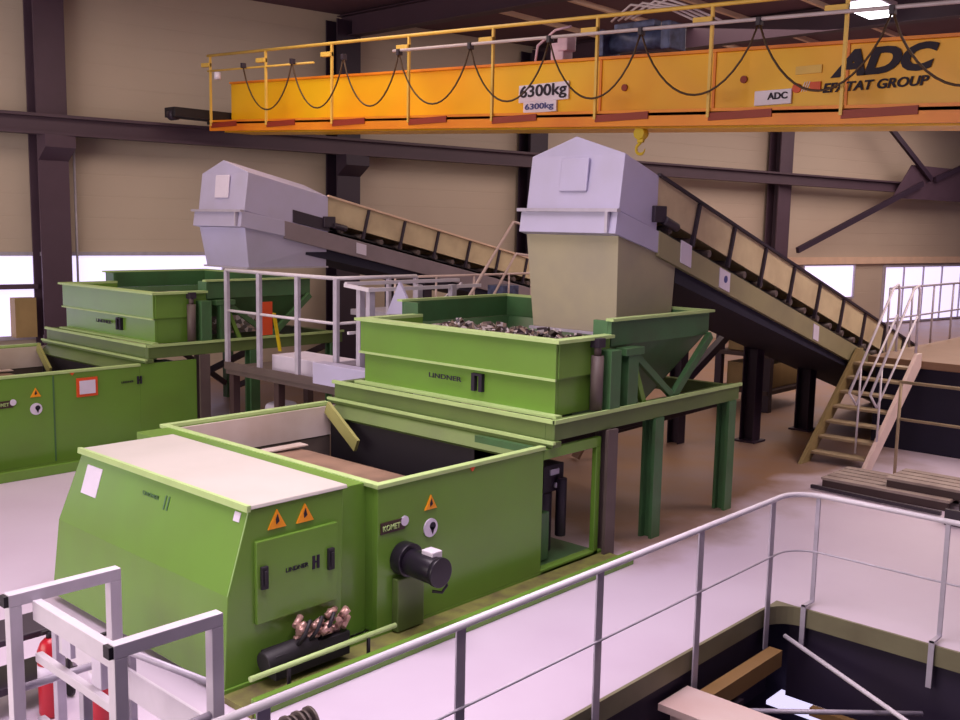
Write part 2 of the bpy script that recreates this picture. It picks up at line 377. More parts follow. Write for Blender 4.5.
# ------------------------------------------------------------------ shredder
def make_shredder(label, rear=False):
    O = (4.0, 6.24, 0.0)
    t = thing('shredding_machine', label, 'machine', O, 'green shredding machines')
    g = M['green']
    # drive cabinet with the sloped end
    def cab(bm):
        
        lo = [(4.03, 6.26, .06), (5.17, 6.26, .06), (5.17, 9.16, .06), (4.03, 9.16, .06)]
        mi = [(4.07, 6.26, .80), (5.18, 6.26, .80), (5.18, 9.06, .80), (4.07, 9.06, .80)]
        hi = [(4.27, 6.26, 1.44), (5.19, 6.26, 1.44), (5.19, 8.95, 1.44), (4.27, 8.95, 1.44)]
        R3 = [[bm.verts.new(p) for p in q] for q in (lo, mi, hi)]
        bm.faces.new(R3[0]); bm.faces.new(R3[2])
        for a_, b_ in zip(R3, R3[1:]):
            for i in range(4): bm.faces.new((a_[i], a_[(i + 1) % 4], b_[(i + 1) % 4], b_[i]))
    c = part('drive_cabinet', g, t, cab, 0.01)
    part('cabinet_lid', M['whitish'], t, lambda bm: hexa(bm, [(4.25, 6.24, 1.44), (5.22, 6.24, 1.44), (5.22, 8.98, 1.44), (4.25, 8.98, 1.44), (4.27, 6.25, 1.47), (5.22, 6.25, 1.47), (5.22, 8.96, 1.47), (4.27, 8.96, 1.47)]), 0.006, 'pale dusty top cover')  # lid sheet set whiter than the green cabinet
    part('edge_strip', M['greenpale'], t, lambda bm: prism_y(bm, [(4.235, 1.425), (4.27, 1.425), (4.275, 1.475), (4.24, 1.475)], 6.24, 8.98))
    d = part('access_door', g, t, lambda bm: box(bm, 4.31, 5.10, 6.225, 6.262, 0.52, 1.18), 0.006)
    for hx in (4.37, 5.02):
        part('handle', M['black'], d, lambda bm: (box(bm, hx - .03, hx + .03, 6.195, 6.226, 0.80, 0.98), box(bm, hx - .012, hx + .012, 6.18, 6.196, 0.83, 0.95)), 0.004, 'black recessed handle')
    text('lettering', 'LINDNER', 0.22, 0.035, (4.69, 6.222, 0.895), FX, M['ink'], d, bold=0.01)
    part('emblem', M['ink'], d, lambda bm: (box(bm, 4.84, 4.865, 6.218, 6.226, .84, .95), box(bm, 4.885, 4.91, 6.218, 6.226, .84, .95), box(bm, 4.86, 4.89, 6.218, 6.226, .89, .905)))
    def tri(cx, cz, s, yf=6.247):
        def f(bm): prism_y(bm, [(cx - s, cz - s * .75), (cx + s, cz - s * .75), (cx, cz + s)], yf, yf + .014)
        return f
    for cx, cz in ((4.52, 1.31), (4.79, 1.305)):
        k = part('warning_sticker', M['warn'], t, tri(cx, cz, 0.085), label='orange triangular warning sticker')
        part('symbol', M['ink'], k, lambda bm: prism_y(bm, [(cx - .012, cz - .03), (cx + .018, cz - .01), (cx + .002, cz + .05), (cx - .016, cz + .01)], 6.242, 6.248))
    # notice and lettering on the sloped end
    def sl(y, z, off=0.0): return V((4.07 + (z - 0.80) / 0.64 * 0.20 - off, y, z))
    part('notice', M['paper'], t, lambda bm: hexa(bm, [sl(8.78, 1.10, .006), sl(8.50, 1.10, .006), sl(8.50, 1.10, -.002), sl(8.78, 1.10, -.002), sl(8.78, 1.35, .006), sl(8.50, 1.35, .006), sl(8.50, 1.35, -.002), sl(8.78, 1.35, -.002)]), label='white notice sheet')
    text('lettering', 'LINDNER', 0.26, 0.035, sl(7.62, 1.29, .004), FY, M['greendark'], t, bold=0.01)
    part('emblem', M['greendark'], t, lambda bm: (hexa(bm, [sl(7.40, 1.22, .006), sl(7.38, 1.22, .006), sl(7.38, 1.22, 0), sl(7.40, 1.22, 0), sl(7.40, 1.33, .006), sl(7.38, 1.33, .006), sl(7.38, 1.33, 0), sl(7.40, 1.33, 0)]),
                                                hexa(bm, [sl(7.35, 1.22, .006), sl(7.33, 1.22, .006), sl(7.33, 1.22, 0), sl(7.35, 1.22, 0), sl(7.35, 1.33, .006), sl(7.33, 1.33, .006), sl(7.33, 1.33, 0), sl(7.35, 1.33, 0)])))
    part('reflector', M['paper'], t, lambda bm: hexa(bm, [sl(6.42, 1.33, .006), sl(6.34, 1.33, .006), sl(6.34, 1.33, 0), sl(6.42, 1.33, 0), sl(6.42, 1.40, .006), sl(6.34, 1.40, .006), sl(6.34, 1.40, 0), sl(6.42, 1.40, 0)]))
    # recessed joint
    part('joint_panel', g, t, lambda bm: box(bm, 5.17, 5.56, 6.40, 9.6, 0.06, 1.40), 0.005)
    # hydraulic pump group on the cabinet foot
    p = part('hydraulic_pump', M['black'], t, lambda bm: (box(bm, 4.36, 5.10, 6.06, 6.26, 0.10, 0.30), tube(bm, [(4.30, 6.14, .24), (4.78, 6.14, .27)], 0.09, 14)), 0.01)
    def fit(bm):
        rr = random.Random(3)
        for k in range(34):
            x = 4.60 + rr.random() * .46; z = 0.33 + rr.random() * .12; y = 6.06 + rr.random() * .15
            tube(bm, [(x, y, z), (x + rr.uniform(.03, .09), y + rr.uniform(-.05, .05), z + rr.uniform(-.04, .06))], rr.uniform(.018, .035), 8)
    part('fitting', M['copper'], p, fit, label='silver and copper hose fittings')
    for k in range(3):
        part('hose', M['black'], p, lambda bm: tube(bm, [(4.58 + k * .12, 6.1, .3), (4.62 + k * .12, 6.03, .42), (4.68 + k * .12, 6.05, .5), (4.74 + k * .12, 6.12, .46), (4.76 + k * .12, 6.25, .38)], 0.016, 8))
    # hopper body
    part('side_panel', g, t, lambda bm: box(bm, 5.55, 7.79, 6.24, 6.30, 0.08, 1.37), 0.006)
    part('far_panel', g, t, lambda bm: box(bm, 5.55, 7.79, 9.69, 9.75, 0.08, 1.37), 0.006)
    part('end_panel', g, t, lambda bm: box(bm, 5.55, 5.61, 6.30, 9.69, 0.08, 1.37), 0.006)
    part('liner_sheet', M['liner'], t, lambda bm: (box(bm, 5.61, 7.9, 9.65, 9.69, 1.0, 1.36), box(bm, 5.61, 5.64, 6.3, 9.65, 0.9, 1.36)), label='bare worn steel lining')
    part('rim', M['greenpale'], t, lambda bm: (box(bm, 5.53, 7.80, 6.22, 6.30, 1.37, 1.41), box(bm, 5.53, 7.80, 9.69, 9.77, 1.37, 1.41), box(bm, 5.53, 5.61, 6.30, 9.69, 1.37, 1.41)), 0.006, 'pale worn green rim')
    part('pusher_ram', M['ram'], t, lambda bm: (prism_y(bm, [(5.66, 0.80), (7.12, 0.80), (7.12, 0.97), (7.0, 1.0), (5.66, 1.03)], 6.34, 9.36)), 0.01, 'worn steel pusher plate')
    def rot(bm):
        tube(bm, [(7.35, 6.34, .62), (7.35, 9.6, .62)], 0.22, 24)
        for k in range(26):
            a = k * 2.4; y = 6.45 + k * .12; c0 = V((7.35 + math.cos(a) * .22, y, .62 + math.sin(a) * .22))
            box(bm, c0.x - .03, c0.x + .03, y - .04, y + .04, c0.z - .03, c0.z + .03)
    part('rotor', M['rotor'], t, rot)
    part('cutter_deck', M['linerdark'], t, lambda bm: box(bm, 6.75, 7.78, 6.32, 9.64, 0.5, 0.56))
    part('trough_side', M['linerdark'], t, lambda bm: box(bm, 5.61, 7.79, 9.66, 9.69, 0.3, 1.0))
    part('inlet_lip', M['olive'], t, lambda bm: prism_y(bm, [(7.92, 1.42), (7.74, 1.25), (7.77, 1.22), (7.95, 1.38)], 6.32, 9.64), 0.0)
    part('inlet_back', M['black'], t, lambda bm: box(bm, 7.79, 7.83, 6.32, 9.64, 0.08, 1.26))
    part('ram_edge', M['liner'], t, lambda bm: box(bm, 5.7, 7.1, 9.2, 9.36, 1.03, 1.045), 0.0, 'pale edge of the pusher plate')
    part('corner_strut', M['strut'], t, lambda bm: bar(bm, (7.70, 9.60, 1.36), (7.60, 8.92, 1.0), 0.04, 0.16))
    part('jam_marker', M['signred'], t, lambda bm: prism_y(bm, [(6.66, 1.40), (6.78, 1.40), (6.72, 1.33)], 6.225, 6.24), label='small red arrow mark')
    # stickers on the side panel
    npl = part('nameplate', M['plate'], t, lambda bm: box(bm, 5.58, 5.86, 6.228, 6.24, 0.96, 1.06), label='dark nameplate')
    text('lettering', 'KOMET', 0.2, 0.05, (5.70, 6.224, 1.01), FX, M['greenpale'], npl, bold=0.01)
    part('seal', M['paper'], t, lambda bm: tube(bm, [(5.86, 6.24, 1.03), (5.86, 6.226, 1.03)], 0.045, 16), label='round white seal')
    k = part('warning_sticker', M['warn'], t, tri(6.18, 1.13, 0.075, 6.227), label='orange triangular warning sticker')
    part('symbol', M['ink'], k, lambda bm: prism_y(bm, [(6.168, 1.1), (6.198, 1.12), (6.182, 1.17), (6.164, 1.13)], 6.222, 6.228))
    k = part('ear_protection_sticker', M['paper'], t, lambda bm: tube(bm, [(6.18, 6.24, .90), (6.18, 6.226, .90)], 0.085, 24), label='round white sticker with dark head symbol')
    part('symbol', M['ink'], k, lambda bm: (tube(bm, [(6.20, 6.23, .915), (6.20, 6.220, .915)], 0.036, 16), prism_y(bm, [(6.17, .91), (6.2, .84), (6.22, .9)], 6.220, 6.23)))
    if rear:
        part('bay_door', g, t, lambda bm: box(bm, 7.79, 8.78, 6.24, 6.30, 0.06, 1.40), 0.006)
        part('bay_housing', M['greendark'], t, lambda bm: box(bm, 7.79, 8.78, 6.30, 7.2, 0.06, 1.3))
        return finish_base(t)
    # drive motor standing out of the side
    mo = part('drive_motor', M['blackgloss'], t, lambda bm: (tube(bm, [(5.84, 6.24, .70), (5.84, 6.12, .70)], 0.15, 28), tube(bm, [(5.84, 6.12, .69), (5.84, 5.80, .68)], 0.12, 28), tube(bm, [(5.84, 5.80, .68), (5.84, 5.75, .68)], 0.13, 28)), 0.006)
    part('terminal_box', M['galvlight'], mo, lambda bm: box(bm, 5.82, 5.94, 5.84, 5.98, .77, .84), 0.01)
    part('cable', M['black'], mo, lambda bm: tube(bm, [(5.94, 5.85, .62), (5.98, 5.82, .52), (5.94, 5.84, .46), (5.88, 5.9, .47)], 0.014, 8))
    part('gearbox_cover', M['olive'], t, lambda bm: box(bm, 5.72, 6.04, 6.16, 6.24, 0.06, 0.54), 0.01, 'grey-green cover under the motor')
    # hydraulic bay
    part('bay_housing', M['greendark'], t, lambda bm: (box(bm, 7.85, 8.80, 7.2, 7.25, 0.06, 1.3), box(bm, 7.79, 7.85, 6.30, 7.2, 0.06, 1.37), box(bm, 7.79, 8.8, 6.3, 7.25, 0.04, 0.08)))
    part('bay_frame', g, t, lambda bm: (box(bm, 7.79, 8.78, 6.24, 6.30, 1.26, 1.37), box(bm, 8.70, 8.78, 6.24, 6.30, 0.06, 1.26), box(bm, 7.79, 8.78, 6.24, 6.34, 0.02, 0.10)), 0.006)
    part('oil_tank', M['greendark'], t, lambda bm: (box(bm, 7.90, 8.14, 6.42, 6.95, 0.10, 0.62), box(bm, 7.92, 8.08, 6.5, 6.9, 0.62, 0.85)), 0.01)
    part('pump_stack', M['dark'], t, lambda bm: (tube(bm, [(8.32, 6.7, .1), (8.32, 6.7, .75)], .13, 16), box(bm, 8.25, 8.6, 6.6, 6.95, .75, 1.05), tube(bm, [(8.5, 6.55, .25), (8.5, 6.55, .9)], .06, 12)), 0.008)
    part('gauge', M['paper'], t, lambda bm: (box(bm, 8.35, 8.5, 6.585, 6.6, .94, 1.0), tube(bm, [(8.45, 6.6, .82), (8.45, 6.57, .82)], .03, 12)))
    return finish_base(t)

def finish_base(t):
    # base kerb
    part('base_plate', M['dirt'], t, lambda bm: box(bm, 4.0, 8.9, 5.86, 6.24, 0.0, 0.05))
    part('kerb_pipe', M['greenpale'], t, lambda bm: tube(bm, [(4.05, 5.95, .26), (5.5, 5.95, .26)], .022, 10))
    for x in (4.4, 5.2):
        part('pipe_stand', M['dark'], t, lambda bm: box(bm, x - .012, x + .012, 5.94, 5.96, 0.05, .26))
    part('base_rail', M['green'], t, lambda bm: (box(bm, 4.02, 8.9, 5.84, 5.90, 0.0, 0.14), box(bm, 4.02, 8.9, 6.24, 6.34, 0.0, 0.08)), 0.006)
    return t

# ------------------------------------------------------------------ feed hopper
def make_hopper(label, rear_labelled=True):
    t = thing('feed_hopper', label, 'hopper', (7.9, 6.2, 0.0), 'green feed hoppers on frames')
    g = M['green']; gd = M['greendark']
    # support frame
    def ring(bm):
        box(bm, 7.93, 11.78, 6.22, 6.34, 1.44, 1.64); box(bm, 7.93, 11.78, 9.62, 9.74, 1.44, 1.64)
        box(bm, 7.93, 8.05, 6.34, 9.62, 1.44, 1.62); box(bm, 11.66, 11.78, 6.34, 9.62, 1.44, 1.62)
        box(bm, 7.86, 8.0, 6.18, 9.78, 1.38, 1.44)
    part('frame_ring', M['olive'], t, ring, 0.006)  # olive tone puts the shade of the sloped faces into the ring colour
    part('frame_edge', M['greenpale'], t, lambda bm: (box(bm, 7.90, 7.94, 6.2, 9.76, 1.62, 1.66), box(bm, 7.90, 11.80, 6.19, 6.225, 1.62, 1.66), box(bm, 7.84, 7.88, 6.16, 9.78, 1.42, 1.45)), 0.0, 'pale green edges')  # narrow strips in a paler green than the ring
    part('leg', M['rustcol'], t, lambda bm: (box(bm, 8.80, 8.98, 6.16, 6.20, 0, 1.44), box(bm, 8.80, 8.98, 6.30, 6.34, 0, 1.44), box(bm, 8.87, 8.91, 6.2, 6.3, 0, 1.44)), 0.0, 'brown-grey column')
    for x in (9.88, 11.6):
        part('leg', gd, t, lambda bm: (box(bm, x - .09, x + .09, 6.2, 6.24, 0, 1.44), box(bm, x - .09, x + .09, 6.34, 6.38, 0, 1.44), box(bm, x - .02, x + .02, 6.24, 6.34, 0, 1.44)))
    for x in (8.9, 9.88, 11.6):
        part('leg', gd, t, lambda bm: box(bm, x - .08, x + .08, 9.56, 9.72, 0, 1.44), 0.004)
    for xa, xb in ((9.0, 9.8), (10.0, 11.5)):
        part('cross_brace', M['brown'], t, lambda bm: bar(bm, (xa, 9.6, 1.4), (xb, 9.6, 0.3), 0.08, 0.1))
    part('cross_brace', M['brown'], t, lambda bm: bar(bm, (11.62, 9.5, 0.2), (11.62, 6.4, 1.4), 0.08, 0.1))
    part('cross_brace', M['brown'], t, lambda bm: bar(bm, (9.88, 9.5, 0.2), (9.88, 6.4, 1.4), 0.08, 0.1))
    # front tub
    def tub(bm):
        box(bm, 8.15, 8.20, 6.40, 9.42, 1.64, 2.42)
        box(bm, 8.20, 9.1, 6.40, 6.45, 1.64, 2.42)
        box(bm, 8.20, 9.1, 9.37, 9.42, 1.64, 2.42)
    front = part('front_tub', g, t, tub, 0.005)
    part('upper_band', g, front, lambda bm: (box(bm, 8.11, 8.15, 6.37, 9.46, 2.04, 2.42), box(bm, 8.15, 9.05, 6.36, 6.40, 2.04, 2.42)), 0.006)
    part('rim', M['greenpale'], front, lambda bm: (box(bm, 8.06, 8.22, 6.30, 9.52, 2.42, 2.455), box(bm, 8.22, 9.05, 6.30, 6.45, 2.42, 2.455), box(bm, 8.22, 9.1, 9.37, 9.52, 2.42, 2.455), box(bm, 8.09, 8.11, 6.36, 9.47, 2.02, 2.045)), 0.0, 'pale worn rim')
    part('foot_flange', M['greenpale'], front, lambda bm: box(bm, 8.05, 8.15, 6.3, 9.5, 1.64, 1.67))
    text('lettering', 'LINDNER', 0.52, 0.055, (8.103, 7.97, 1.885), FY, M['ink'], front, bold=0.012)
    part('emblem', M['ink'], front, lambda bm: (box(bm, 8.10, 8.15, 7.51, 7.56, 1.78, 1.98), box(bm, 8.10, 8.15, 7.40, 7.45, 1.78, 1.98), box(bm, 8.10, 8.15, 7.45, 7.51, 1.955, 1.98)), 0.0, 'black twin-bar emblem')
    # lifting cylinder on the near side
    cy = part('cylinder', M['rustcol'], t, lambda bm: (tube(bm, [(8.74, 6.30, 1.66), (8.74, 6.30, 2.25)], 0.07, 16), tube(bm, [(8.74, 6.30, 2.25), (8.74, 6.30, 2.4)], 0.04, 12)), 0.0, 'grey hydraulic cylinder')
    part('clevis', M['dark'], cy, lambda bm: box(bm, 8.68, 8.80, 6.24, 6.36, 2.34, 2.44), 0.006)
    part('bracket', M['greendark'], t, lambda bm: box(bm, 8.86, 9.05, 6.2, 6.4, 1.64, 2.3), 0.006)
    # rear tub
    X0, X1, Y0, Y1 = 9.05, 11.15, 6.35, 9.72
    def rim_band(bm):
        box(bm, X0, X1, Y0, Y0 + .05, 2.32, 2.60); box(bm, X0, X1, Y1 - .05, Y1, 2.32, 2.60)
        box(bm, X1 - .05, X1, Y0 + .05, Y1 - .05, 2.32, 2.60); box(bm, X0, X0 + .05, Y1 - .3, Y1 - .05, 2.32, 2.60)
        box(bm, X0, X0 + .05, Y0 + .05, Y0 + .25, 2.32, 2.60)
    rear = part('rear_tub', gd, t, rim_band, 0.005)
    part('rim', M['greenpale'], rear, lambda bm: (box(bm, X0 - .04, X1 + .05, Y0 - .05, Y0 + .05, 2.60, 2.63), box(bm, X0 - .04, X1 + .05, Y1 - .05, Y1 + .05, 2.60, 2.63), box(bm, X1 - .05, X1 + .05, Y0 + .05, Y1 - .05, 2.60, 2.63)), 0.0, 'pale worn rim')
    def fun(bm):
        a = [V((X0, Y0 + .05, 2.32)), V((X1, Y0 + .05, 2.32)), V((X1, Y1 - .05, 2.32)), V((X0, Y1 - .05, 2.32))]
        c = [V((X0 + .1, Y0 + .5, 1.5)), V((X1 - .6, Y0 + .5, 1.5)), V((X1 - .6, Y1 - .5, 1.5)), V((X0 + .1, Y1 - .5, 1.5))]
        th = .04
        for i in (0, 1, 2):
            j = (i + 1) % 4; n = V((0, th, 0)) if i == 0 else (V((-th, 0, 0)) if i == 1 else V((0, -th, 0)))
            hexa(bm, [c[i], c[j], c[j] + n, c[i] + n, a[i], a[j], a[j] + n, a[i] + n])
        box(bm, X0, X1 - .6, Y0 + .5, Y1 - .5, 1.46, 1.5)
    part('funnel', gd, rear, fun)
    part('tub_floor', M['linerdark'], t, lambda bm: box(bm, 8.2, 9.1, 6.45, 9.37, 1.64, 1.68))
    part('strut', gd, t, lambda bm: bar(bm, (10.25, 6.28, 1.64), (11.1, 6.30, 2.32), 0.07, 0.1), 0.004)
    part('strut', gd, t, lambda bm: bar(bm, (10.25, 6.28, 1.64), (9.45, 6.30, 2.2), 0.06, 0.08), 0.004)
    part('strut', g, t, lambda bm: bar(bm, (9.62, 6.28, 1.64), (9.42, 6.30, 2.1), 0.06, 0.07), 0.004)
    part('post', gd, t, lambda bm: (box(bm, 9.22, 9.42, 6.22, 6.34, 1.64, 2.22), box(bm, 9.14, 9.5, 6.2, 6.36, 2.22, 2.30)), 0.004)
    return t

sh1 = make_shredder('green shredding machine in the foreground, with sloped end and pale dusty lid')
sh2 = make_shredder('green shredding machine at the left edge, behind the foreground one', True)
DX, DY = -0.08, 7.93
sh2.location = V(sh2.location) + V((DX, DY, 0.0))
ORG[sh2.name] = V(sh2.location)
part('notice', M['signred'], sh2, lambda bm: box(bm, 6.70, 7.02, 14.150, 14.17, 1.00, 1.28), label='white notice in a red frame').name
part('notice_sheet', M['paper'], sh2, lambda bm: box(bm, 6.74, 6.98, 14.140, 14.152, 1.04, 1.24), label='white sheet')
text('lettering', 'LINDNER', 0.2, 0.03, (7.50, 14.156, 1.15), FX, M['ink'], sh2, bold=0.01)
part('emblem', M['ink'], sh2, lambda bm: (box(bm, 7.66, 7.685, 14.150, 14.17, 1.10, 1.22), box(bm, 7.71, 7.735, 14.150, 14.17, 1.10, 1.22), box(bm, 7.68, 7.72, 14.15, 14.17, 1.15, 1.17)))
part('seam', M['greendark'], sh2, lambda bm: box(bm, 6.35, 6.37, 14.162, 14.17, 0.1, 1.35))
hp1 = make_hopper('large green feed hopper on legs, full of scrap, below the big pale hood')
hp2 = copy_tree(hp1)
hp2['label'] = 'pale-lit green feed hopper at left, below the smaller rear hood'
hp2.location = V(hp1.location) + V((DX, DY, 0.03))

# scrap pile
def scrap(bm):
    rr = random.Random(11)
    nx, ny = 14, 40; g = {}
    for i in range(nx + 1):
        for j in range(ny + 1):
            x = 8.22 + i / nx * 1.55; y = 6.47 + j / ny * 2.86
            e = min(1, min(i, nx - i) / 3, min(j, ny - j) / 5)
            g[i, j] = bm.verts.new((x, y, 1.86 + 0.38 * e ** .5 + rr.uniform(-.04, .05)))
    for i in range(nx):
        for j in range(ny): bm.faces.new((g[i, j], g[i + 1, j], g[i + 1, j + 1], g[i, j + 1]))
    for k in range(900):
        x = rr.uniform(8.26, 9.7); y = rr.uniform(6.52, 9.3)
        e = min(1, min(x - 8.2, 9.8 - x) / .5, min(y - 6.45, 9.35 - y) / .4)
        z = 1.9 + .38 * max(0, e) ** .5 + rr.uniform(-.02, .09)
        s = rr.uniform(.02, .06); R = Matrix.Rotation(rr.uniform(0, 6.28), 3, V((rr.uniform(-1, 1), rr.uniform(-1, 1), rr.uniform(.1, 1))).normalized())
        sx, sy, sz = s * rr.uniform(.6, 2), s, s * rr.uniform(.15, .7)
        hexa(bm, [V((x, y, z)) + R @ V(p) for p in ((-sx, -sy, -sz), (sx, -sy, -sz), (sx, sy, -sz), (-sx, sy, -sz), (-sx, -sy, sz), (sx, -sy, sz), (sx, sy, sz), (-sx, sy, sz))])
ms = bpy.data.materials.new('mixed_scrap'); ms.use_nodes = True; nt = ms.node_tree; b = nt.nodes['Principled BSDF']
tc = nt.nodes.new('ShaderNodeTexCoord'); vo = nt.nodes.new('ShaderNodeTexVoronoi'); vo.inputs['Scale'].default_value = 14
cr = nt.nodes.new('ShaderNodeValToRGB'); cr.color_ramp.interpolation = 'CONSTANT'
cols = [(40, 28, 30), (72, 54, 46), (126, 106, 94), (48, 34, 40), (168, 158, 160), (50, 40, 34), (92, 70, 60)]
while len(cr.color_ramp.elements) < len(cols): cr.color_ramp.elements.new(0.5)
for i, c in enumerate(cols): cr.color_ramp.elements[i].position = i / len(cols); cr.color_ramp.elements[i].color = (*lin(c), 1)
nt.links.new(tc.outputs['Object'], vo.inputs['Vector']); nt.links.new(vo.outputs['Color'], cr.inputs[0]); nt.links.new(cr.outputs[0], b.inputs['Base Color'])
b.inputs['Roughness'].default_value = 0.5
single('scrap_pile', ms, scrap, 'heap of mixed shredded metal scrap filling the front hopper', 'scrap', kind='stuff')
sc2 = single('scrap_pile', ms, lambda bm: (hexa(bm, [(8.15, 14.4, 1.75), (10.2, 14.4, 1.75), (10.2, 17.2, 1.75), (8.15, 17.2, 1.75), (8.4, 14.6, 2.25), (10, 14.6, 2.3), (10, 17, 2.3), (8.4, 17, 2.25)]), ),
             'low heap of brown scrap inside the rear left hopper', 'scrap', kind='stuff')

# ------------------------------------------------------------------ conveyors
def make_conveyor(name_label, x0, yn, yf, ztop, slope, xe, hood_len, side_mat, cover_mat, beam_mat, chz, legs, stickers, ev_front, chx=1.25):
    """x0 front of the hood, yn/yf near and far sides, ztop eaves height at x0, falling with slope."""
    t = thing('inclined_conveyor', name_label, 'conveyor', (x0, (yn + yf) / 2, 0.0), 'covered inclined conveyors')
    T = lambda x: ztop - slope * (x - x0)
    ym = (yn + yf) / 2
    c, xa = 1.0, x0 + hood_len
    # hood: closed pentagonal housing
    def hood(bm):
        zb = ztop - 0.66
        a = [(x0 - .07, yn, zb), (x0 - .07, yf, zb), (x0 + .02, yf, ztop), (x0 + .0, ym, ztop + .22), (x0 + .02, yn, ztop)]
        e = [(xa, yn, T(xa) - .66), (xa, yf, T(xa) - .66), (xa, yf, T(xa)), (xa, ym, T(xa) + .22), (xa, yn, T(xa))]
        va = [bm.verts.new(p) for p in a]; ve = [bm.verts.new(p) for p in e]
        bm.faces.new(va); bm.faces.new(ve[::-1])
        for i in range(5): bm.faces.new((va[i], ve[i], ve[(i + 1) % 5], va[(i + 1) % 5]))
    h = part('hood', side_mat, t, hood, 0.008)
    part('inspection_cover', M['sheet'] if ev_front else M['paper'], h, lambda bm: hexa(bm, [
        (x0 - .075, ym + .20, ztop - .44), (x0 - .075, ym - .22, ztop - .44), (x0 - .04, ym - .22, ztop - .44), (x0 - .04, ym + .20, ztop - .44),
        (x0 - .035, ym + .20, ztop - .04), (x0 - .035, ym - .22, ztop - .04), (x0 - .0, ym - .22, ztop - .04), (x0 - .0, ym + .20, ztop - .04)]), 0.03, 'square inspection cover')
    part('hood_skirt', side_mat, t, lambda bm: prism_y(bm, [(x0 - .17, ztop - .93), (x0 - .13, ztop - .66), (x0 + .9, ztop - .66 - slope * .9), (x0 + .75, ztop - .93 - slope * .75)], yn - .03, yf + .03), 0.006)
    part('skirt_angle', M['galv'], t, lambda bm: (box(bm, x0 - .19, x0 - .12, yn - .06, yf + .06, ztop - .68, ztop - .64), box(bm, x0 - .21, x0 - .15, yn + .06, yn + .1, ztop - .92, ztop - .68)))
    # belt covers behind the hood, in bays with ribs
    def covers(bm):
        prism_y(bm, [(xa, T(xa) - .45), (xa, T(xa)), (xe, T(xe)), (xe, T(xe) - .45)], yn + .02, yn + .05)
        prism_y(bm, [(xa, T(xa) - .45), (xa, T(xa)), (xe, T(xe)), (xe, T(xe) - .45)], yf - .05, yf - .02)
        prism_y(bm, [(xa, T(xa) - .03), (xa, T(xa)), (xe, T(xe)), (xe, T(xe) - .03)], yn + .05, yf - .05)
    cv = part('belt_cover', cover_mat, t, covers)
    n = int((xe - xa) / 0.95)
    for k in range(1, n):
        x = xa + k * .95
        part('cover_rib', M['dark'], t, lambda bm: hexa(bm, [(x - .13, yn - .02, T(x - .13) - .6), (x - .08, yn - .02, T(x - .08) - .6), (x - .08, yn + .03, T(x - .08) - .6), (x - .13, yn + .03, T(x - .13) - .6),
                                                         (x + .02, yn - .02, T(x) - .02), (x + .07, yn - .02, T(x + .05) - .02), (x + .07, yn + .03, T(x + .05) - .02), (x + .02, yn + .03, T(x) - .02)]))
    part('cover_edge', M['dark'] if ev_front else M['trim'], t, lambda bm: (bar(bm, (xa, yn, T(xa) + .015), (xe, yn, T(xe) + .015), .05, .035)), 0.0)
    part('cover_edge', M['trim'], t, lambda bm: (bar(bm, (x0 + 3.0, yf, T(x0 + 3.0) + .04), (xe, yf, T(xe) + .04), .06, .05)))
    # belt, rollers, machinery in the slot between cover and beam
    part('belt', M['black'], t, lambda bm: prism_y(bm, [(x0 + .6, T(x0 + .6) - .60), (x0 + .6, T(x0 + .6) - .57), (xe, T(xe) - .57), (xe, T(xe) - .60)], yn + .12, yf - .12))
    def rollers(bm):
        k = 0; x = x0 + 1.1
        while x < xe - .3:
            tube(bm, [(x, yn + .03, T(x) - .55), (x, yf - .03, T(x) - .55)], .05, 8); x += .5
    part('roller', M['rustcol'], t, rollers)
    part('gear_motor', M['dark'], t, lambda bm: (box(bm, xa - .12, xa + .14, yn - .05, yn + .02, T(xa) - .56, T(xa) - .36), tube(bm, [(xa + .1, yn - .03, T(xa + .1) - .5), (xa + .4, yn - .03, T(xa + .4) - .5)], .06, 14)), 0.01)
    if not ev_front:
        part('drive_slot', M['dark'], t, lambda bm: prism_y(bm, [(x0 + .95, T(x0 + .95) - .64), (x0 + .95, T(x0 + .95) - .42), (xa + .02, T(xa) - .42), (xa + .02, T(xa) - .64)], yn - .015, yn + .01), 0.0, 'dark slot with drive parts')
    # side beams and pan
    for (ya, yb) in ((yn - .04, yn + .06), (yf - .06, yf + .04)):
        part('side_beam', beam_mat, t, lambda bm: prism_y(bm, [(x0 + .75, T(x0 + .75) - .97), (x0 + .75, T(x0 + .75) - .66), (xe, T(xe) - .66), (xe, T(xe) - .97)], ya, yb), 0.006)
    part('return_pan', M['belly'], t, lambda bm: prism_y(bm, [(x0 + 1.25, T(x0 + 1.25) - 1.16), (x0 + 1.25, T(x0 + 1.25) - .95), (xe - 1.5, T(xe - 1.5) - .95), (xe - 1.5, T(xe - 1.5) - 1.0)], yn + .02, yf - .02))
    # chute
    def ch(bm):
        hexa(bm, [(x0 + .05, yn + .06, chz), (x0 + chx, yn + .06, chz), (x0 + chx, yf - .06, chz), (x0 + .05, yf - .06, chz),
                  (x0 - .06, yn + .0, ztop - .93), (x0 + chx - .03, yn + .0, ztop - .88 - slope * chx), (x0 + chx - .03, yf, ztop - .88 - slope * chx), (x0 - .06, yf, ztop - .93)])
    part('discharge_chute', M['chute'] if ev_front else side_mat, t, ch, 0.006)
    part('chute_flange', M['galv'], t, lambda bm: box(bm, x0 + .0, x0 + chx + .03, yn + .03, yf - .03, chz - .03, chz))
    for (lx, ly, w_) in legs:
        top = T(lx) - 1.02
        part('support_leg', M['columndark'], t, lambda bm: ibeam(bm, (lx, ly, 0), (lx, ly, top), w_, w_), 0.0)
        part('leg_foot', M['columndark'], t, lambda bm: box(bm, lx - .2, lx + .2, ly - .2, ly + .2, 0, .03))
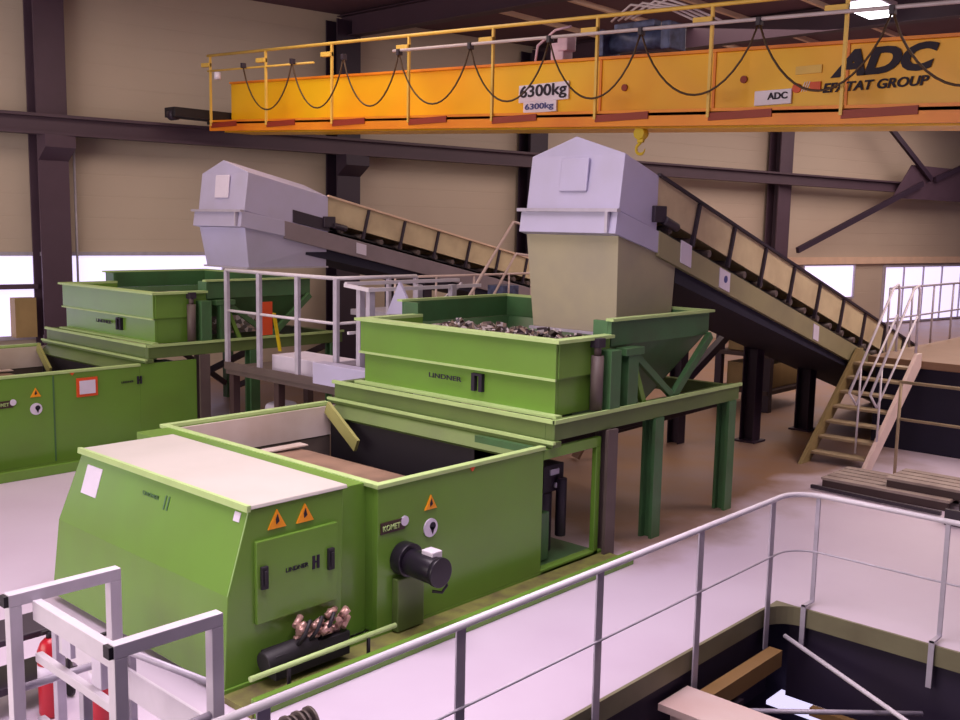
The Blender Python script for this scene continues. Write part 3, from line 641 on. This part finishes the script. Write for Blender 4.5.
    for (sx, dz, wd, ht, blue) in stickers:
        s = part('sticker', M['paper'], t, lambda bm: prism_y(bm, [(sx - wd, T(sx - wd) - dz - ht), (sx + wd, T(sx + wd) - dz - ht), (sx + wd, T(sx + wd) - dz), (sx - wd, T(sx - wd) - dz)], yn - .052, yn - .04), label='white square safety sticker')
        if blue: part('symbol', M['inkblue'], s, lambda bm: tube(bm, [(sx + .02, yn - .054, T(sx) - dz - .12), (sx + .02, yn - .05, T(sx) - dz - .12)], .05, 14))
    return t
cv1 = make_conveyor('near covered conveyor with big pale gabled hood, descending to the right edge', 9.82, 6.8, 8.2, 4.48, 0.30, 22.3, 0.75,
                    M['sheet'], M['cover'], M['beamolive'], 2.36, [(15.8, 8.1, .26), (17.5, 7.9, .26)],
                    [(11.2, .62, .13, .28, False), (12.22, .68, .14, .26, True), (15.2, .70, .1, .24, False)], True)
cv2 = make_conveyor('rear covered conveyor with the smaller greyish hood, at upper left', 10.08, 14.72, 16.15, 4.45, 0.205, 23.5, 1.75,
                    M['sheet'], M['cover'], M['beamgrey'], 2.82, [(14.6, 16.0, .22), (14.6, 15.0, .22), (18.5, 16.0, .22)],
                    [(12.6, .7, .12, .2, False)], False, 1.75)

# ------------------------------------------------------------------ crane (its girder sags slightly towards the near end)
CX = 12.4
def cz(y): return 4.69 + 0.0424 * y           # underside of the walkway
crane = thing('overhead_crane', 'long orange-yellow overhead travelling crane spanning the top of the hall', 'crane', (CX, 10.0, cz(10)))
def ybox(bm, x0, x1, ya, yb, za, zb):         # a block along the girder, its heights measured from the underside
    hexa(bm, [(x0, ya, cz(ya) + za), (x1, ya, cz(ya) + za), (x1, yb, cz(yb) + za), (x0, yb, cz(yb) + za),
              (x0, ya, cz(ya) + zb), (x1, ya, cz(ya) + zb), (x1, yb, cz(yb) + zb), (x0, yb, cz(yb) + zb)])
YE0, YE1 = -6.0, 18.85
gird = part('girder', M['yellow'], crane, lambda bm: ybox(bm, CX + .12, CX + .62, YE0, YE1, .18, 1.02), 0.01)
part('top_flange', M['orange'], gird, lambda bm: ybox(bm, CX + .08, CX + .66, YE0, YE1, 1.02, 1.06))
for y in (-2, 1.5, 3.4, 5.37, 7.23, 9.14):
    part('stiffener', M['orange'], gird, lambda bm: ybox(bm, CX + .10, CX + .12, y - .02, y + .02, .2, 1.02))
part('walkway', M['orange'], crane, lambda bm: (ybox(bm, CX - .42, CX + .12, YE0, YE1, .14, .18), ybox(bm, CX - .42, CX - .38, YE0, YE1, .0, .22)), 0.0, 'orange walkway edge')
part('lower_flange', M['yellow'], crane, lambda bm: ybox(bm, CX - .05, CX + .66, YE0, YE1, .0, .03))
posts = [18.75, 16.8, 14.77, 12.73, 10.82, 8.82, 6.98, 5.18, 3.3, 1.4, -.6, -2.6]
for y in posts:
    part('bracket_shadow', M['redbrown'], crane, lambda bm: prism_y(bm, [(CX - .44, cz(y) + .16), (CX + .1, cz(y) + .16), (CX + .1, cz(y) + .02), (CX - .44, cz(y) + .06)], y - .9, y - .0), 0.0, 'dark red strip painted as bracket shadow')  # dark red strips put the bracket shadows under the walkway into colour
    part('handrail_post', M['railyellow'], crane, lambda bm: ybox(bm, CX - .46, CX - .42, y - .02, y + .02, .1, 1.53), 0.0)
    part('rail_clamp', M['railyellow'], crane, lambda bm: ybox(bm, CX - .50, CX - .42, y - .02, y + .26, 1.30, 1.38), 0.005)
part('handrail', M['railyellow'], crane, lambda bm: tube(bm, [(CX - .44, YE0, cz(YE0) + 1.53), (CX - .44, YE1, cz(YE1) + 1.53)], .028, 10))
part('festoon_rail', M['festoon'], crane, lambda bm: tube(bm, [(CX - .55, YE0, cz(YE0) + 1.28), (CX - .55, 13.0, cz(13.0) + 1.28)], .025, 8))
part('lower_rail', M['railyellow'], crane, lambda bm: tube(bm, [(CX - .44, 15.3, cz(15.3) + 1.22), (CX - .44, YE1, cz(YE1) + 1.22)], .02, 8))
pk = [17.4, 15.8, 14.3, 12.85, 11.2, 9.6, 8.0, 6.25, 4.6, 2.9]
for a_, b_ in zip(pk, pk[1:]):
    pts = []
    for k in range(17):
        u = k / 16; y = a_ + (b_ - a_) * u; dip = 4 * u * (1 - u)
        pts.append((CX - .56, y, cz(y) + 1.24 - 0.86 * dip ** .8))
    part('festoon_cable', M['cable'], crane, lambda bm: tube(bm, pts, .015, 6), 0.0, 'dark hanging cable loop')
for y in pk:
    part('cable_trolley', M['dark'], crane, lambda bm: ybox(bm, CX - .6, CX - .5, y - .03, y + .03, 1.2, 1.3), 0.005)
# lettering on the girder
def gface(y, z): return (CX + .10, y, z)
text('lettering', 'ADC', 1.30, 0.33, gface(4.93, 5.70), FY, M['ink'], crane, bold=0.05, shear=0.25)
text('lettering', 'EFATAT GROUP', 1.30, 0.12, gface(5.02, 5.42), FY, M['ink'], crane, bold=0.03, shear=0.2)
part('symbol', M['signred'], crane, lambda bm: tube(bm, [(CX + .09, 6.02, 5.45), (CX + .12, 6.02, 5.45)], .06, 16), 0.0, 'orange-red round mark before the lettering')
part('symbol', M['signred'], crane, lambda bm: box(bm, CX + .09, CX + .12, 5.70, 5.84, 5.40, 5.51), 0.0, 'orange-red square mark before the lettering')
text('lettering', '///', 0.12, 0.12, gface(5.90, 5.46), FY, M['signwhite'], crane, shear=0.3)
part('pointer_plate', M['railyellow'], crane, lambda bm: box(bm, CX + .1, CX + .12, 5.70, 6.05, 5.62, 5.72))
cap = part('capacity_sign', M['signwhite'], crane, lambda bm: (box(bm, CX + .08, CX + .12, 9.72, 10.72, 5.57, 5.84), box(bm, CX + .08, CX + .12, 9.95, 10.62, 5.40, 5.57)), 0.006, 'white sign with load figures')
text('lettering', '6300kg', 0.94, 0.24, (CX + .072, 10.22, 5.71), FY, M['ink'], cap, bold=0.02)
text('lettering', '6300kg', 0.58, 0.12, (CX + .072, 10.29, 5.485), FY, M['inkblue'], cap, bold=0.02)
sg = part('maker_sign', M['signwhite'], crane, lambda bm: box(bm, CX + .08, CX + .12, 6.08, 6.60, 5.26, 5.45), 0.006, 'small white sign')
text('lettering', 'ADC', 0.28, 0.09, (CX + .072, 6.27, 5.37), FY, M['ink'], sg, bold=0.03)
part('dark_plug', M['redbrown'], crane, lambda bm: tube(bm, [(CX + .09, 6.78, 5.62), (CX + .13, 6.78, 5.62)], .05, 12))
part('dark_plug', M['redbrown'], crane, lambda bm: tube(bm, [(CX + .09, 8.7, 5.66), (CX + .13, 8.7, 5.66)], .05, 12))
part('end_truck', M['black'], crane, lambda bm: (box(bm, 11.2, 14.6, 18.9, 19.3, 5.72, 5.92), box(bm, 12.2, 12.5, 18.85, 19.3, 5.66, 5.74)), 0.01)
part('wheel', M['dark'], crane, lambda bm: [tube(bm, [(x, 19.0, 5.78), (x, 19.2, 5.78)], .12, 16) for x in (11.3, 14.3)])
part('end_lamp', M['signwhite'], crane, lambda bm: tube(bm, [(CX - .5, 18.4, 6.5), (CX - .5, 18.4, 6.64)], .07, 10))
# hoist riding on the girder, with its hook
ho = thing('hoist', 'blue-grey cable hoist riding on top of the crane girder', 'hoist', (CX + .4, 8.9, cz(9.2) + 1.07))
HZ = cz(9.2) + 1.07
part('drum', M['bluemach'], ho, lambda bm: tube(bm, [(CX + .45, 8.1, HZ + .22), (CX + .45, 9.2, HZ + .22)], .15, 20))
part('housing', M['bluemach'], ho, lambda bm: (box(bm, CX + .15, CX + .6, 8.0, 8.15, HZ + .01, HZ + .4), box(bm, CX + .15, CX + .6, 9.15, 9.3, HZ + .01, HZ + .4), box(bm, CX + .2, CX + .4, 8.3, 9.0, HZ + .36, HZ + .46)), 0.02)
part('control_box', M['pinkmach'], ho, lambda bm: (box(bm, CX + .15, CX + .4, 9.9, 10.15, HZ, HZ + .3), box(bm, CX + .12, CX + .35, 9.8, 10.0, HZ + .16, HZ + .4)), 0.02)
part('hose_arch', M['pinkmach'], ho, lambda bm: tube(bm, [(CX + .2, 10.5, HZ + .0), (CX + .2, 10.45, HZ + .3), (CX + .2, 10.1, HZ + .5), (CX + .2, 9.8, HZ + .52)], .02, 8))
for k in range(4):
    part('cable', M['festoon'], ho, lambda bm: tube(bm, [(CX, 8.9 - k * .12, HZ + .45), (CX - .1, 8.5 - k * .2, HZ + .62), (CX - .05, 7.9 - k * .1, HZ + .5), (CX, 7.4 - k * .1, HZ + .25)], .018, 6))
hk = thing('crane_hook', 'small yellow hook block hanging just under the crane girder', 'hook', (CX + .05, 8.33, 4.7))
part('hook_block', M['yellowbin'], hk, lambda bm: (tube(bm, [(CX - .04, 8.33, 4.98), (CX + .10, 8.33, 4.98)], .09, 16), box(bm, CX, CX + .06, 8.28, 8.38, 4.85, 5.02)), 0.01)
def hook(bm):
    pts = [(CX + .03, 8.33, 4.86)] + [(CX + .03, 8.33 + .075 * math.sin(a), 4.76 + .075 * math.cos(a)) for a in [i * math.pi / 8 for i in range(1, 13)]]
    tube(bm, pts, [.025] + [.022] * 9 + [.016, .01, .006], 10)
part('hook', M['yellowbin'], hk, hook)
part('rope', M['cable'], hk, lambda bm: [tube(bm, [(CX + .03, 8.33 + d, 5.02), (CX + .03, 8.33 + d, 5.10)], .008, 6) for d in (-.03, .03)])

# ------------------------------------------------------------------ foreground guard rail
gr = thing('guard_rail', 'pale grey tube guard rail along the floor opening in the foreground', 'railing', (EX, 4.16, 0))
def railpath(z, y0=4.16, x0=2.5, xr=9.15, r=0.32, yend=-4):
    pts = [(x0, y0, z), (xr - r, y0, z)]
    for k in range(1, 9): a = math.pi / 2 * k / 9; pts.append((xr - r + r * math.sin(a), y0 - r + r * math.cos(a), z))
    return pts + [(xr, y0 - r, z), (xr, yend, z)]
part('top_rail', M['galvlight'], gr, lambda bm: tube(bm, railpath(1.1), .026, 12))
part('middle_rail', M['galv'], gr, lambda bm: tube(bm, railpath(.54), .010, 8))
for x in (2.92, 4.42, 5.92, 7.38, 8.70):
    part('post', M['galv'], gr, lambda bm: (box(bm, x - .042, x + .042, 4.165, 4.18, -.38, 1.09),), 0.002)
for y in (3.93, 2.74, 1.4, 0.0):
    part('post', M['galv'], gr, lambda bm: (box(bm, 8.955, 8.972, y - .024, y + .024, -.38, 0.05), box(bm, 8.955, 9.16, y - .02, y + .02, 0.035, 0.05), box(bm, 9.14, 9.16, y - .02, y + .02, 0.05, 1.09)), 0.0)

# square tube gates at bottom left
def hoop(label, x0, x1, y, z):
    t = thing('safety_hoop', label, 'railing', ((x0 + x1) / 2, y, 0), 'square tube hoops at lower left')
    s = .034
    part('leg', M['galvlight'], t, lambda bm: box(bm, x0 - s, x0 + s, y - s, y + s, 0, z - .07), .004)
    part('leg', M['galvlight'], t, lambda bm: box(bm, x1 - s, x1 + s, y - s, y + s, 0, z - .07), .004)
    part('top_bar', M['galvlight'], t, lambda bm: box(bm, x0 - s, x1 + s, y - s, y + s, z - .07, z), .004)
    part('end_cap', M['black'], t, lambda bm: box(bm, x0 - s - .025, x0 - s, y - s + .004, y + s - .004, z - .066, z - .004), .003, 'black plastic end cap')
    part('cross_bar', M['galv'], t, lambda bm: tube(bm, [(x0 + s, y, z - .55), (x1 - s, y, z - .55)], .022, 10))
    return t
hoop('grey square tube hoop at lower left edge, left one of the pair', 2.13, 2.70, 5.33, 1.60)
hoop('grey square tube hoop joined to the guard rail, right one of the pair', 2.21, 2.74, 4.34, 1.60)
lr = thing('side_barrier', 'grey side rails running between the two square tube hoops', 'railing', (2.2, 4.9, 0))
part('upper_rail', M['galvlight'], lr, lambda bm: bar(bm, (2.24, 5.29, 1.49), (2.24, 4.38, 1.49), .05, .11), .004)
part('lower_rail', M['galvlight'], lr, lambda bm: bar(bm, (2.24, 5.29, 1.22), (2.24, 4.38, 1.22), .04, .05), .004)
part('bottom_rail', M['galv'], lr, lambda bm: bar(bm, (2.24, 5.29, .85), (2.24, 4.38, .85), .04, .05), .004)
part('latch', M['paper'], lr, lambda bm: box(bm, 2.26, 2.30, 4.62, 4.72, 1.24, 1.44), .005)
part('latch', M['paper'], lr, lambda bm: box(bm, 2.26, 2.29, 4.95, 5.05, 1.3, 1.5), .005)
part('post', M['galv'], lr, lambda bm: bar(bm, (2.24, 4.75, 0), (2.24, 4.75, 1.2), .05, .05), .004)
lr2 = thing('side_barrier', 'grey side plate and rail running back from the right hoop', 'railing', (2.74, 4.9, 0))
part('kick_plate', M['galvlight'], lr2, lambda bm: box(bm, 2.73, 2.75, 4.40, 6.2, 0.82, 1.0), .003)
part('post', M['galv'], lr2, lambda bm: box(bm, 2.76, 2.80, 5.27, 5.33, 0, 1.12), .003)
part('post', M['galv'], lr2, lambda bm: box(bm, 2.71, 2.77, 6.14, 6.2, 0, 1.0), .003)
part('upper_rail', M['galv'], lr2, lambda bm: tube(bm, [(2.74, 6.17, 1.0), (2.74, 4.4, 1.2)], .02, 10))

def extinguisher(x, y, label):
    t = thing('fire_extinguisher', label, 'fire extinguisher', (x, y, 0), 'fire extinguishers')
    part('cylinder', M['red'], t, lambda bm: tube(bm, [(x, y, .0), (x, y, .03), (x, y, .5), (x, y, .56), (x, y, .59)], [.07, .085, .085, .06, .03], 20))
    part('valve', M['black'], t, lambda bm: (box(bm, x - .05, x + .08, y - .015, y + .015, .63, .65), tube(bm, [(x, y, .58), (x, y, .64)], .02, 10)))
    part('hose', M['black'], t, lambda bm: tube(bm, [(x + .03, y, .61), (x + .11, y - .03, .58), (x + .12, y - .05, .4), (x + .11, y - .04, .25)], .013, 8))
    part('label_band', M['paper'], t, lambda bm: tube(bm, [(x, y, .28), (x, y, .4)], .0865, 20))
    return t
extinguisher(3.02, 6.95, 'red fire extinguisher behind the left hoop, left one of two')
extinguisher(3.24, 6.62, 'red fire extinguisher behind the left hoop, right one of two')
tr = thing('hand_cart', 'dark wheeled cart beside the red extinguishers at lower left', 'cart', (2.75, 7.1, 0))
part('tray', M['dark'], tr, lambda bm: (box(bm, 2.5, 3.3, 7.1, 7.5, .18, .24), box(bm, 2.5, 3.3, 7.1, 7.5, .55, .6)), .01)
part('frame', M['galv'], tr, lambda bm: [tube(bm, [(x, y, .08), (x, y, .62)], .015, 8) for x in (2.52, 3.28) for y in (7.12, 7.48)])
for x in (2.55, 3.25):
    for y in (7.15, 7.45):
        part('wheel', M['black'], tr, lambda bm: tube(bm, [(x - .015, y, .07), (x + .015, y, .07)], .07, 14))
single('coupling', M['linerdark'], lambda bm: [tube(bm, [(3.90 + k * .05, 5.38, .11), (3.92 + k * .05, 5.38, .11)], .09 + .012 * (k % 2), 16) for k in range(6)], 'ribbed metal coupling lying on the floor beyond the guard rail', 'fitting')

# ------------------------------------------------------------------ pit steel
def ipart(name, mt, p0, p1, w_, h_, label, cat='beam', group=None):
    return single(name, mt, lambda bm: ibeam(bm, p0, p1, w_, h_, .03), label, cat, group)
single('pit_beam', M['beamlight'], lambda bm: (box(bm, 6.82, 7.28, -6, 4.18, -.34, -.28), box(bm, 7.02, 7.08, -6, 4.18, -.62, -.34), box(bm, 6.82, 7.28, -6, 4.18, -.68, -.62)), 'pale pink steel beam crossing the opening at the bottom edge', 'beam')
single('pit_beam', M['beamgold'], lambda bm: box(bm, 7.30, 8.6, 3.95, 4.08, -.46, -.30), 'short ochre beam under the slab edge inside the opening', 'beam')
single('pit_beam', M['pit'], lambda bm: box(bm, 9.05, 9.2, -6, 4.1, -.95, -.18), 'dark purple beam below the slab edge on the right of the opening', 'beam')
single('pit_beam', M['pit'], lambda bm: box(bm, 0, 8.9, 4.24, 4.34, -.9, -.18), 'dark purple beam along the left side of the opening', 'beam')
single('tie_rod', M['galvlight'], lambda bm: tube(bm, [(8.85, 4.05, -.26), (8.35, 2.70, -.46), (7.8, 1.2, -.68)], .022, 10), 'pale diagonal tie rod descending across the opening', 'rod')
single('pipe', M['galv'], lambda bm: tube(bm, [(7.75, 3.85, -.56), (8.80, 2.72, -.56)], .022, 10), 'pale horizontal pipe low in the opening at bottom right', 'pipe')
single('pit_beam', M['beamgold'], lambda bm: bar(bm, (8.75, 3.7, -.86), (8.75, .5, -.86), .08, .08), 'dull ochre beam lower down in the opening, right side', 'beam')
single('pit_post', M['dark'], lambda bm: (box(bm, 7.7, 7.82, 3.92, 4.04, -3.4, -.5),), 'dark post standing in the opening beside the ochre beam', 'post')
single('lit_floor_patch', M['glass'], lambda bm: box(bm, 10.75, 11.15, 4.35, 5.1, -2.0, -1.95), 'glowing white slab standing for lit floor low in the opening', 'light')  # emissive slab added for the lit patches of floor below

# ------------------------------------------------------------------ stair and walkways at right
st = thing('stair', 'open steel stair with seven treads beside the near conveyor', 'stair', (15.7, 6.6, 0))
SX0, SX1, SZ1, SYA, SYB = 15.05, 16.85, 1.60, 5.70, 6.73
def stz(x): return (x - SX0) * SZ1 / (SX1 - SX0)
for k in range(7):
    x = SX0 + (k + .7) * (SX1 - SX0) / 7.4; z = stz(x)
    part('tread', M['tread'], st, lambda bm: box(bm, x - .12, x + .12, SYA + .06, SYB - .06, z - .02, z + .02), .004)
part('stringer', M['stairpink'], st, lambda bm: prism_y(bm, [(SX0 - .28, 0), (SX0 + .06, 0), (SX1 + .1, SZ1 - .14), (SX1 + .1, SZ1 + .08), (SX1 - .1, SZ1 + .08)], SYA, SYA + .06), .004, 'pale near side string')
part('stringer', M['stairolive'], st, lambda bm: prism_y(bm, [(SX0 - .28, 0), (SX0 + .06, 0), (SX1 + .1, SZ1 - .14), (SX1 + .1, SZ1 + .08), (SX1 - .1, SZ1 + .08)], SYB - .06, SYB), .004, 'olive far side string')
for y in (SYA + .02, SYA + .34):
    part('handrail', M['galvlight'], st, lambda bm: (tube(bm, [(14.92, y, 1.2), (16.42, y, 2.75), (16.62, y, 2.8), (16.68, y, 2.7), (16.70, y, 1.7)], .022, 8),
                                            tube(bm, [(15.2, y, .98), (16.65, y, 2.3)], .018, 8), tube(bm, [(14.92, y, 1.2), (15.2, y, .98)], .018, 8), tube(bm, [(15.3, y, .2), (15.3, y, 1.58)], .018, 8)))
br = thing('guard_rail', 'low two-bar railing at the right edge, right of the stair foot', 'railing', (15.2, 4.6, 0))
part('top_bar', M['tread'], br, lambda bm: tube(bm, [(15.2, 5.4, 1.42), (15.2, -2, 1.42)], .025, 8))
part('middle_bar', M['tread'], br, lambda bm: tube(bm, [(15.2, 5.4, .86), (15.2, -2, .86)], .022, 8))
for y in (5.38, 3.4, 1.4):
    part('post', M['tread'], br, lambda bm: tube(bm, [(15.2, y, 0), (15.2, y, 1.42)], .025, 8))
dk = thing('walkway_platform', 'raised steel walkway in front of the conveyor tail at right edge', 'platform', (19, 5, 0))
part('deck', M['tan'], dk, lambda bm: box(bm, 16.98, 23, 3.4, 6.6, 1.42, 1.55), .01)
part('shade_block', M['belly'], dk, lambda bm: (box(bm, 17.1, 23, 3.6, 6.5, 0.0, 1.42),), .01, 'dark block for the shade under the deck')  # solid block in shade colour fills the dark space beneath the deck
def upr(bm):
    for k in range(5):
        x = 17.5 + k * 1.1; tube(bm, [(x, 6.5, 1.58), (x, 6.5, 2.68)], .02, 8)
    tube(bm, [(17.5, 6.5, 2.68), (22.4, 6.5, 2.68)], .022, 8); tube(bm, [(17.5, 6.5, 2.15), (22.4, 6.5, 2.15)], .018, 8)
part('handrail', M['galv'], dk, upr)
ps = thing('pallet_stack', 'low stack of worn pallets and boards right of the stair foot', 'pallet', (14.2, 4.9, 0))
for k, (xa, xb, ya, yb) in enumerate(((13.65, 14.7, 4.1, 5.85), (13.8, 14.75, 3.0, 5.0))):
    z = .11 + k * .13
    part('board', M['wood'], ps, lambda bm: [box(bm, xa + i * .2, xa + i * .2 + .16, ya, yb, z + .0, z + .035) for i in range(int((xb - xa) / .2))], .0)
    part('block', M['brown'], ps, lambda bm: [box(bm, x, x + .1, ya + .02 + (k * .001), yb - .02, z - .11 + .005 * k, z - .001) for x in (xa, (xa + xb) / 2, xb - .16)], .0)
single('steel_bar', M['dark'], lambda bm: bar(bm, (13.45, 5.9, .04), (13.35, 4.1, .04), .05, .05), 'dark flat steel bar lying in front of the pallets', 'bar')
single('steel_trough', M['dark'], lambda bm: (box(bm, 13.0, 13.6, 2.9, 3.95, 0, .06), box(bm, 13.0, 13.05, 2.9, 3.95, .06, .2), box(bm, 13.55, 13.6, 2.9, 3.95, .06, .2)), 'dark steel trough lying at the right edge before the pallets', 'trough')

# clutter beyond the near conveyor and between the machines
rk = thing('storage_rack', 'brown steel rack with ochre boards under the near conveyor', 'rack', (19.5, 9.6, 0))
for x in (18.6, 20.4):
    for y in (9.2, 10.3):
        part('upright', M['columndark'], rk, lambda bm: box(bm, x - .07, x + .07, y - .07, y + .07, 0, 2.1))
part('shelf', M['brown'], rk, lambda bm: [box(bm, 18.5, 20.5, 9.15, 10.35, z, z + .08) for z in (.35, 1.1, 1.9)])
for i, (z, h_) in enumerate(((.43, .5), (1.18, .45))):
    single('storage_crate', M['crate'], lambda bm: box(bm, 18.75, 20.2, 9.3, 10.2, z + .002, z + h_), ('ochre crate on the lower shelf of the brown rack', 'ochre crate on the middle shelf of the brown rack')[i], 'crate', bevel=.01)
single('steel_post', M['columndark'], lambda bm: ibeam(bm, (14.7, 8.9, 0), (14.7, 8.9, 2.0), .22, .22), 'dark steel post behind the legs of the near feed hopper', 'post')
single('diagonal_strut', M['columndark'], lambda bm: bar(bm, (14.8, 8.9, 1.0), (16.6, 8.9, 1.9), .12, .14), 'dark strut slanting up from the post under the conveyor', 'strut')
single('white_sack', M['paper'], lambda bm: tube(bm, [(14.2, 11.2, .45), (14.2, 11.2, .5), (14.2, 11.2, .8), (14.2, 11.2, .95)], [.1, .3, .32, .12], 14), 'white sack seen through the legs of the near hopper', 'sack')
single('low_bench', M['brown'], lambda bm: (box(bm, 13.4, 15.2, 10.6, 11.8, .38, .45), box(bm, 13.5, 13.6, 10.7, 11.7, 0, .38), box(bm, 15.0, 15.1, 10.7, 11.7, 0, .38)), 'low brown bench under the white sack', 'bench')
single('leaning_plank', M['tan'], lambda bm: bar(bm, (12.4, 9.3, 0.03), (13.0, 9.0, 1.2), .22, .04), 'tan plank leaning behind the hopper frame', 'plank')

# access platform between the machines
pf = thing('access_platform', 'grey railed access platform between the two shredding machines', 'platform', (9.6, 12.3, 0))
part('deck', M['rustcol'], pf, lambda bm: box(bm, 9.0, 10.6, 11.0, 13.8, 1.18, 1.30), .005)
part('toe_board', M['rustcol'], pf, lambda bm: (box(bm, 8.97, 9.0, 11.0, 13.8, 1.26, 1.38), box(bm, 8.97, 10.6, 10.97, 11.0, 1.26, 1.38)), .003)
for y in (13.75, 12.88, 11.92, 11.03):
    part('post', M['galv'], pf, lambda bm: box(bm, 8.98, 9.04, y - .04, y + .04, 1.3, 2.83), .004)
for (x, y) in ((10.0, 11.03), (10.55, 11.03)):
    part('post', M['galv'], pf, lambda bm: box(bm, x - .03, x + .03, y - .03, y + .03, 1.3, 2.83), .004)
part('top_rail', M['galvlight'], pf, lambda bm: (tube(bm, [(9.01, 13.78, 2.84), (9.01, 11.03, 2.84), (10.56, 11.03, 2.84)], .028, 8)))
part('middle_rail', M['galvlight'], pf, lambda bm: (tube(bm, [(9.01, 13.78, 2.2), (9.01, 11.03, 2.2), (10.56, 11.03, 2.2)], .022, 8)))
for (x, y) in ((9.1, 13.7), (9.1, 12.5), (9.1, 11.1), (10.5, 11.1), (10.5, 13.6)):
    part('leg', M['brown'], pf, lambda bm: box(bm, x - .06, x + .06, y - .06, y + .06, 0, 1.18))
single('supply_box', M['paper'], lambda bm: box(bm, 9.25, 9.9, 11.6, 12.9, 1.302, 1.56), 'pale box standing on the railed access platform', 'box', bevel=.01)
single('floor_bag', M['paper'], lambda bm: hexa(bm, [(9.4, 12.9, 0), (9.9, 12.9, 0), (9.9, 13.5, 0), (9.4, 13.5, 0), (9.45, 12.95, .7), (9.8, 12.95, .75), (9.8, 13.4, .75), (9.45, 13.4, .7)]), 'white bag on the floor underneath the access platform', 'bag', bevel=.06)
# second stand beyond
p2 = thing('access_gantry', 'double-post grey gantry left of the big green hopper', 'platform', (9.0, 10.4, 0))
for (x, y) in ((9.05, 10.55), (9.05, 10.35), (10.1, 10.5), (10.6, 10.3)):
    part('post', M['galv'], p2, lambda bm: box(bm, x - .05, x + .05, y - .04, y + .04, 0, 2.75), .004)
part('top_rail', M['galvlight'], p2, lambda bm: (bar(bm, (8.95, 10.75, 2.78), (11.2, 10.75, 2.78), .05, .05), bar(bm, (8.95, 10.3, 2.72), (11.2, 10.3, 2.72), .05, .05), bar(bm, (8.98, 10.3, 2.72), (8.98, 10.8, 2.76), .05, .05)))
part('middle_rail', M['galvlight'], p2, lambda bm: (bar(bm, (8.95, 10.3, 2.2), (10.7, 10.3, 2.2), .04, .04), bar(bm, (8.95, 10.7, 2.1), (10.7, 10.7, 2.1), .04, .04)))
part('brace', M['galv'], p2, lambda bm: bar(bm, (9.9, 10.5, 2.1), (10.9, 10.4, 2.75), .04, .04))
single('junction_box', M['sheet'], lambda bm: box(bm, 8.72, 8.94, 9.85, 11.2, 1.36, 1.66), 'lavender-grey box fixed beside the big green hopper, on the gantry', 'box', bevel=.01)
single('gusset_sheet', M['sheet'], lambda bm: prism_x(bm, [(9.75, 2.4), (10.30, 2.38), (10.05, 2.84)], 9.3, 9.34), 'triangular lavender sheet standing at the left rim of the big hopper', 'sheet')
# stair handrails beyond the big hopper
hr = thing('stair_handrail', 'pale pink handrails of a stair rising behind the big green hopper', 'railing', (14.5, 13.6, 0))
def pq(x, y, z): return (x, y, z)
part('rail', M['stairpink'], hr, lambda bm: tube(bm, [(13.3, 12.6, 2.2), (14.6, 12.6, 3.7), (15.2, 12.6, 3.62), (15.2, 12.6, 2.9)], .03, 8))
part('rail', M['stairpink'], hr, lambda bm: tube(bm, [(13.9, 12.6, 2.1), (14.7, 12.6, 3.1), (15.2, 12.6, 3.05)], .025, 8))
part('rail', M['stairpink'], hr, lambda bm: tube(bm, [(13.3, 12.6, 0), (13.3, 12.6, 2.2)], .03, 8))
part('rail', M['stairpink'], hr, lambda bm: tube(bm, [(15.2, 12.6, 0), (15.2, 12.6, 2.9)], .03, 8))
mb = thing('access_walkway', 'grey walkway with railing behind the big green hopper', 'platform', (14, 12, 0))
part('deck', M['galv'], mb, lambda bm: box(bm, 11.6, 16.5, 12.8, 13.8, 2.0, 2.1))
part('handrail', M['stairpink'], mb, lambda bm: ([tube(bm, [(x, 12.85, 2.1), (x, 12.85, 2.7)], .02, 6) for x in (11.8, 12.8, 13.8, 14.8, 15.8, 16.4)], tube(bm, [(11.8, 12.85, 2.7), (16.4, 12.85, 2.7)], .022, 8)))
part('leg', M['dark'], mb, lambda bm: [box(bm, x - .06, x + .06, 13.3, 13.42, 0, 2.0) for x in (11.8, 14, 16.3)])
single('yellow_bucket', M['yellowbin'], lambda bm: tube(bm, [(15.9, 13.0, 2.102), (15.9, 13.0, 2.4)], [.12, .16], 14), 'yellow bucket on the walkway behind the big hopper', 'bucket')
single('equipment_box', M['bluemach'], lambda bm: box(bm, 14.9, 15.4, 13.1, 13.5, 2.102, 2.45), 'dark blue box on the walkway left of the yellow bucket', 'box', bevel=.01)
single('warning_board', M['signred'], lambda bm: (box(bm, 9.7, 9.9, 13.78, 13.8, 1.75, 2.3),), 'narrow red board beside the rear hopper, behind the platform rails', 'board')
single('warning_board', M['yellowbin'], lambda bm: bar(bm, (10.1, 13.85, 1.45), (9.98, 13.85, 2.1), .08, .02), 'narrow yellow board right of the red one, behind the platform rails', 'board')

# ------------------------------------------------------------------ ceiling lamps
def lamp(x, y, label):
    t = thing('ceiling_lamp', label, 'lamp', (x, y, 8.05), 'high bay ceiling lamps')
    part('diffuser', M['lampglow'], t, lambda bm: box(bm, x - .5, x + .5, y - .25, y + .25, 8.02, 8.2), .02)
    part('housing', M['galvlight'], t, lambda bm: box(bm, x - .55, x + .55, y - .3, y + .3, 8.2, 8.32), .02)
    part('rod', M['galv'], t, lambda bm: [tube(bm, [(x + d, y, 8.32), (x + d, y, 8.6)], .015, 6) for d in (-.4, .4)])
lamp(20.8, 8.5, 'bright white ceiling lamp above the crane lettering')
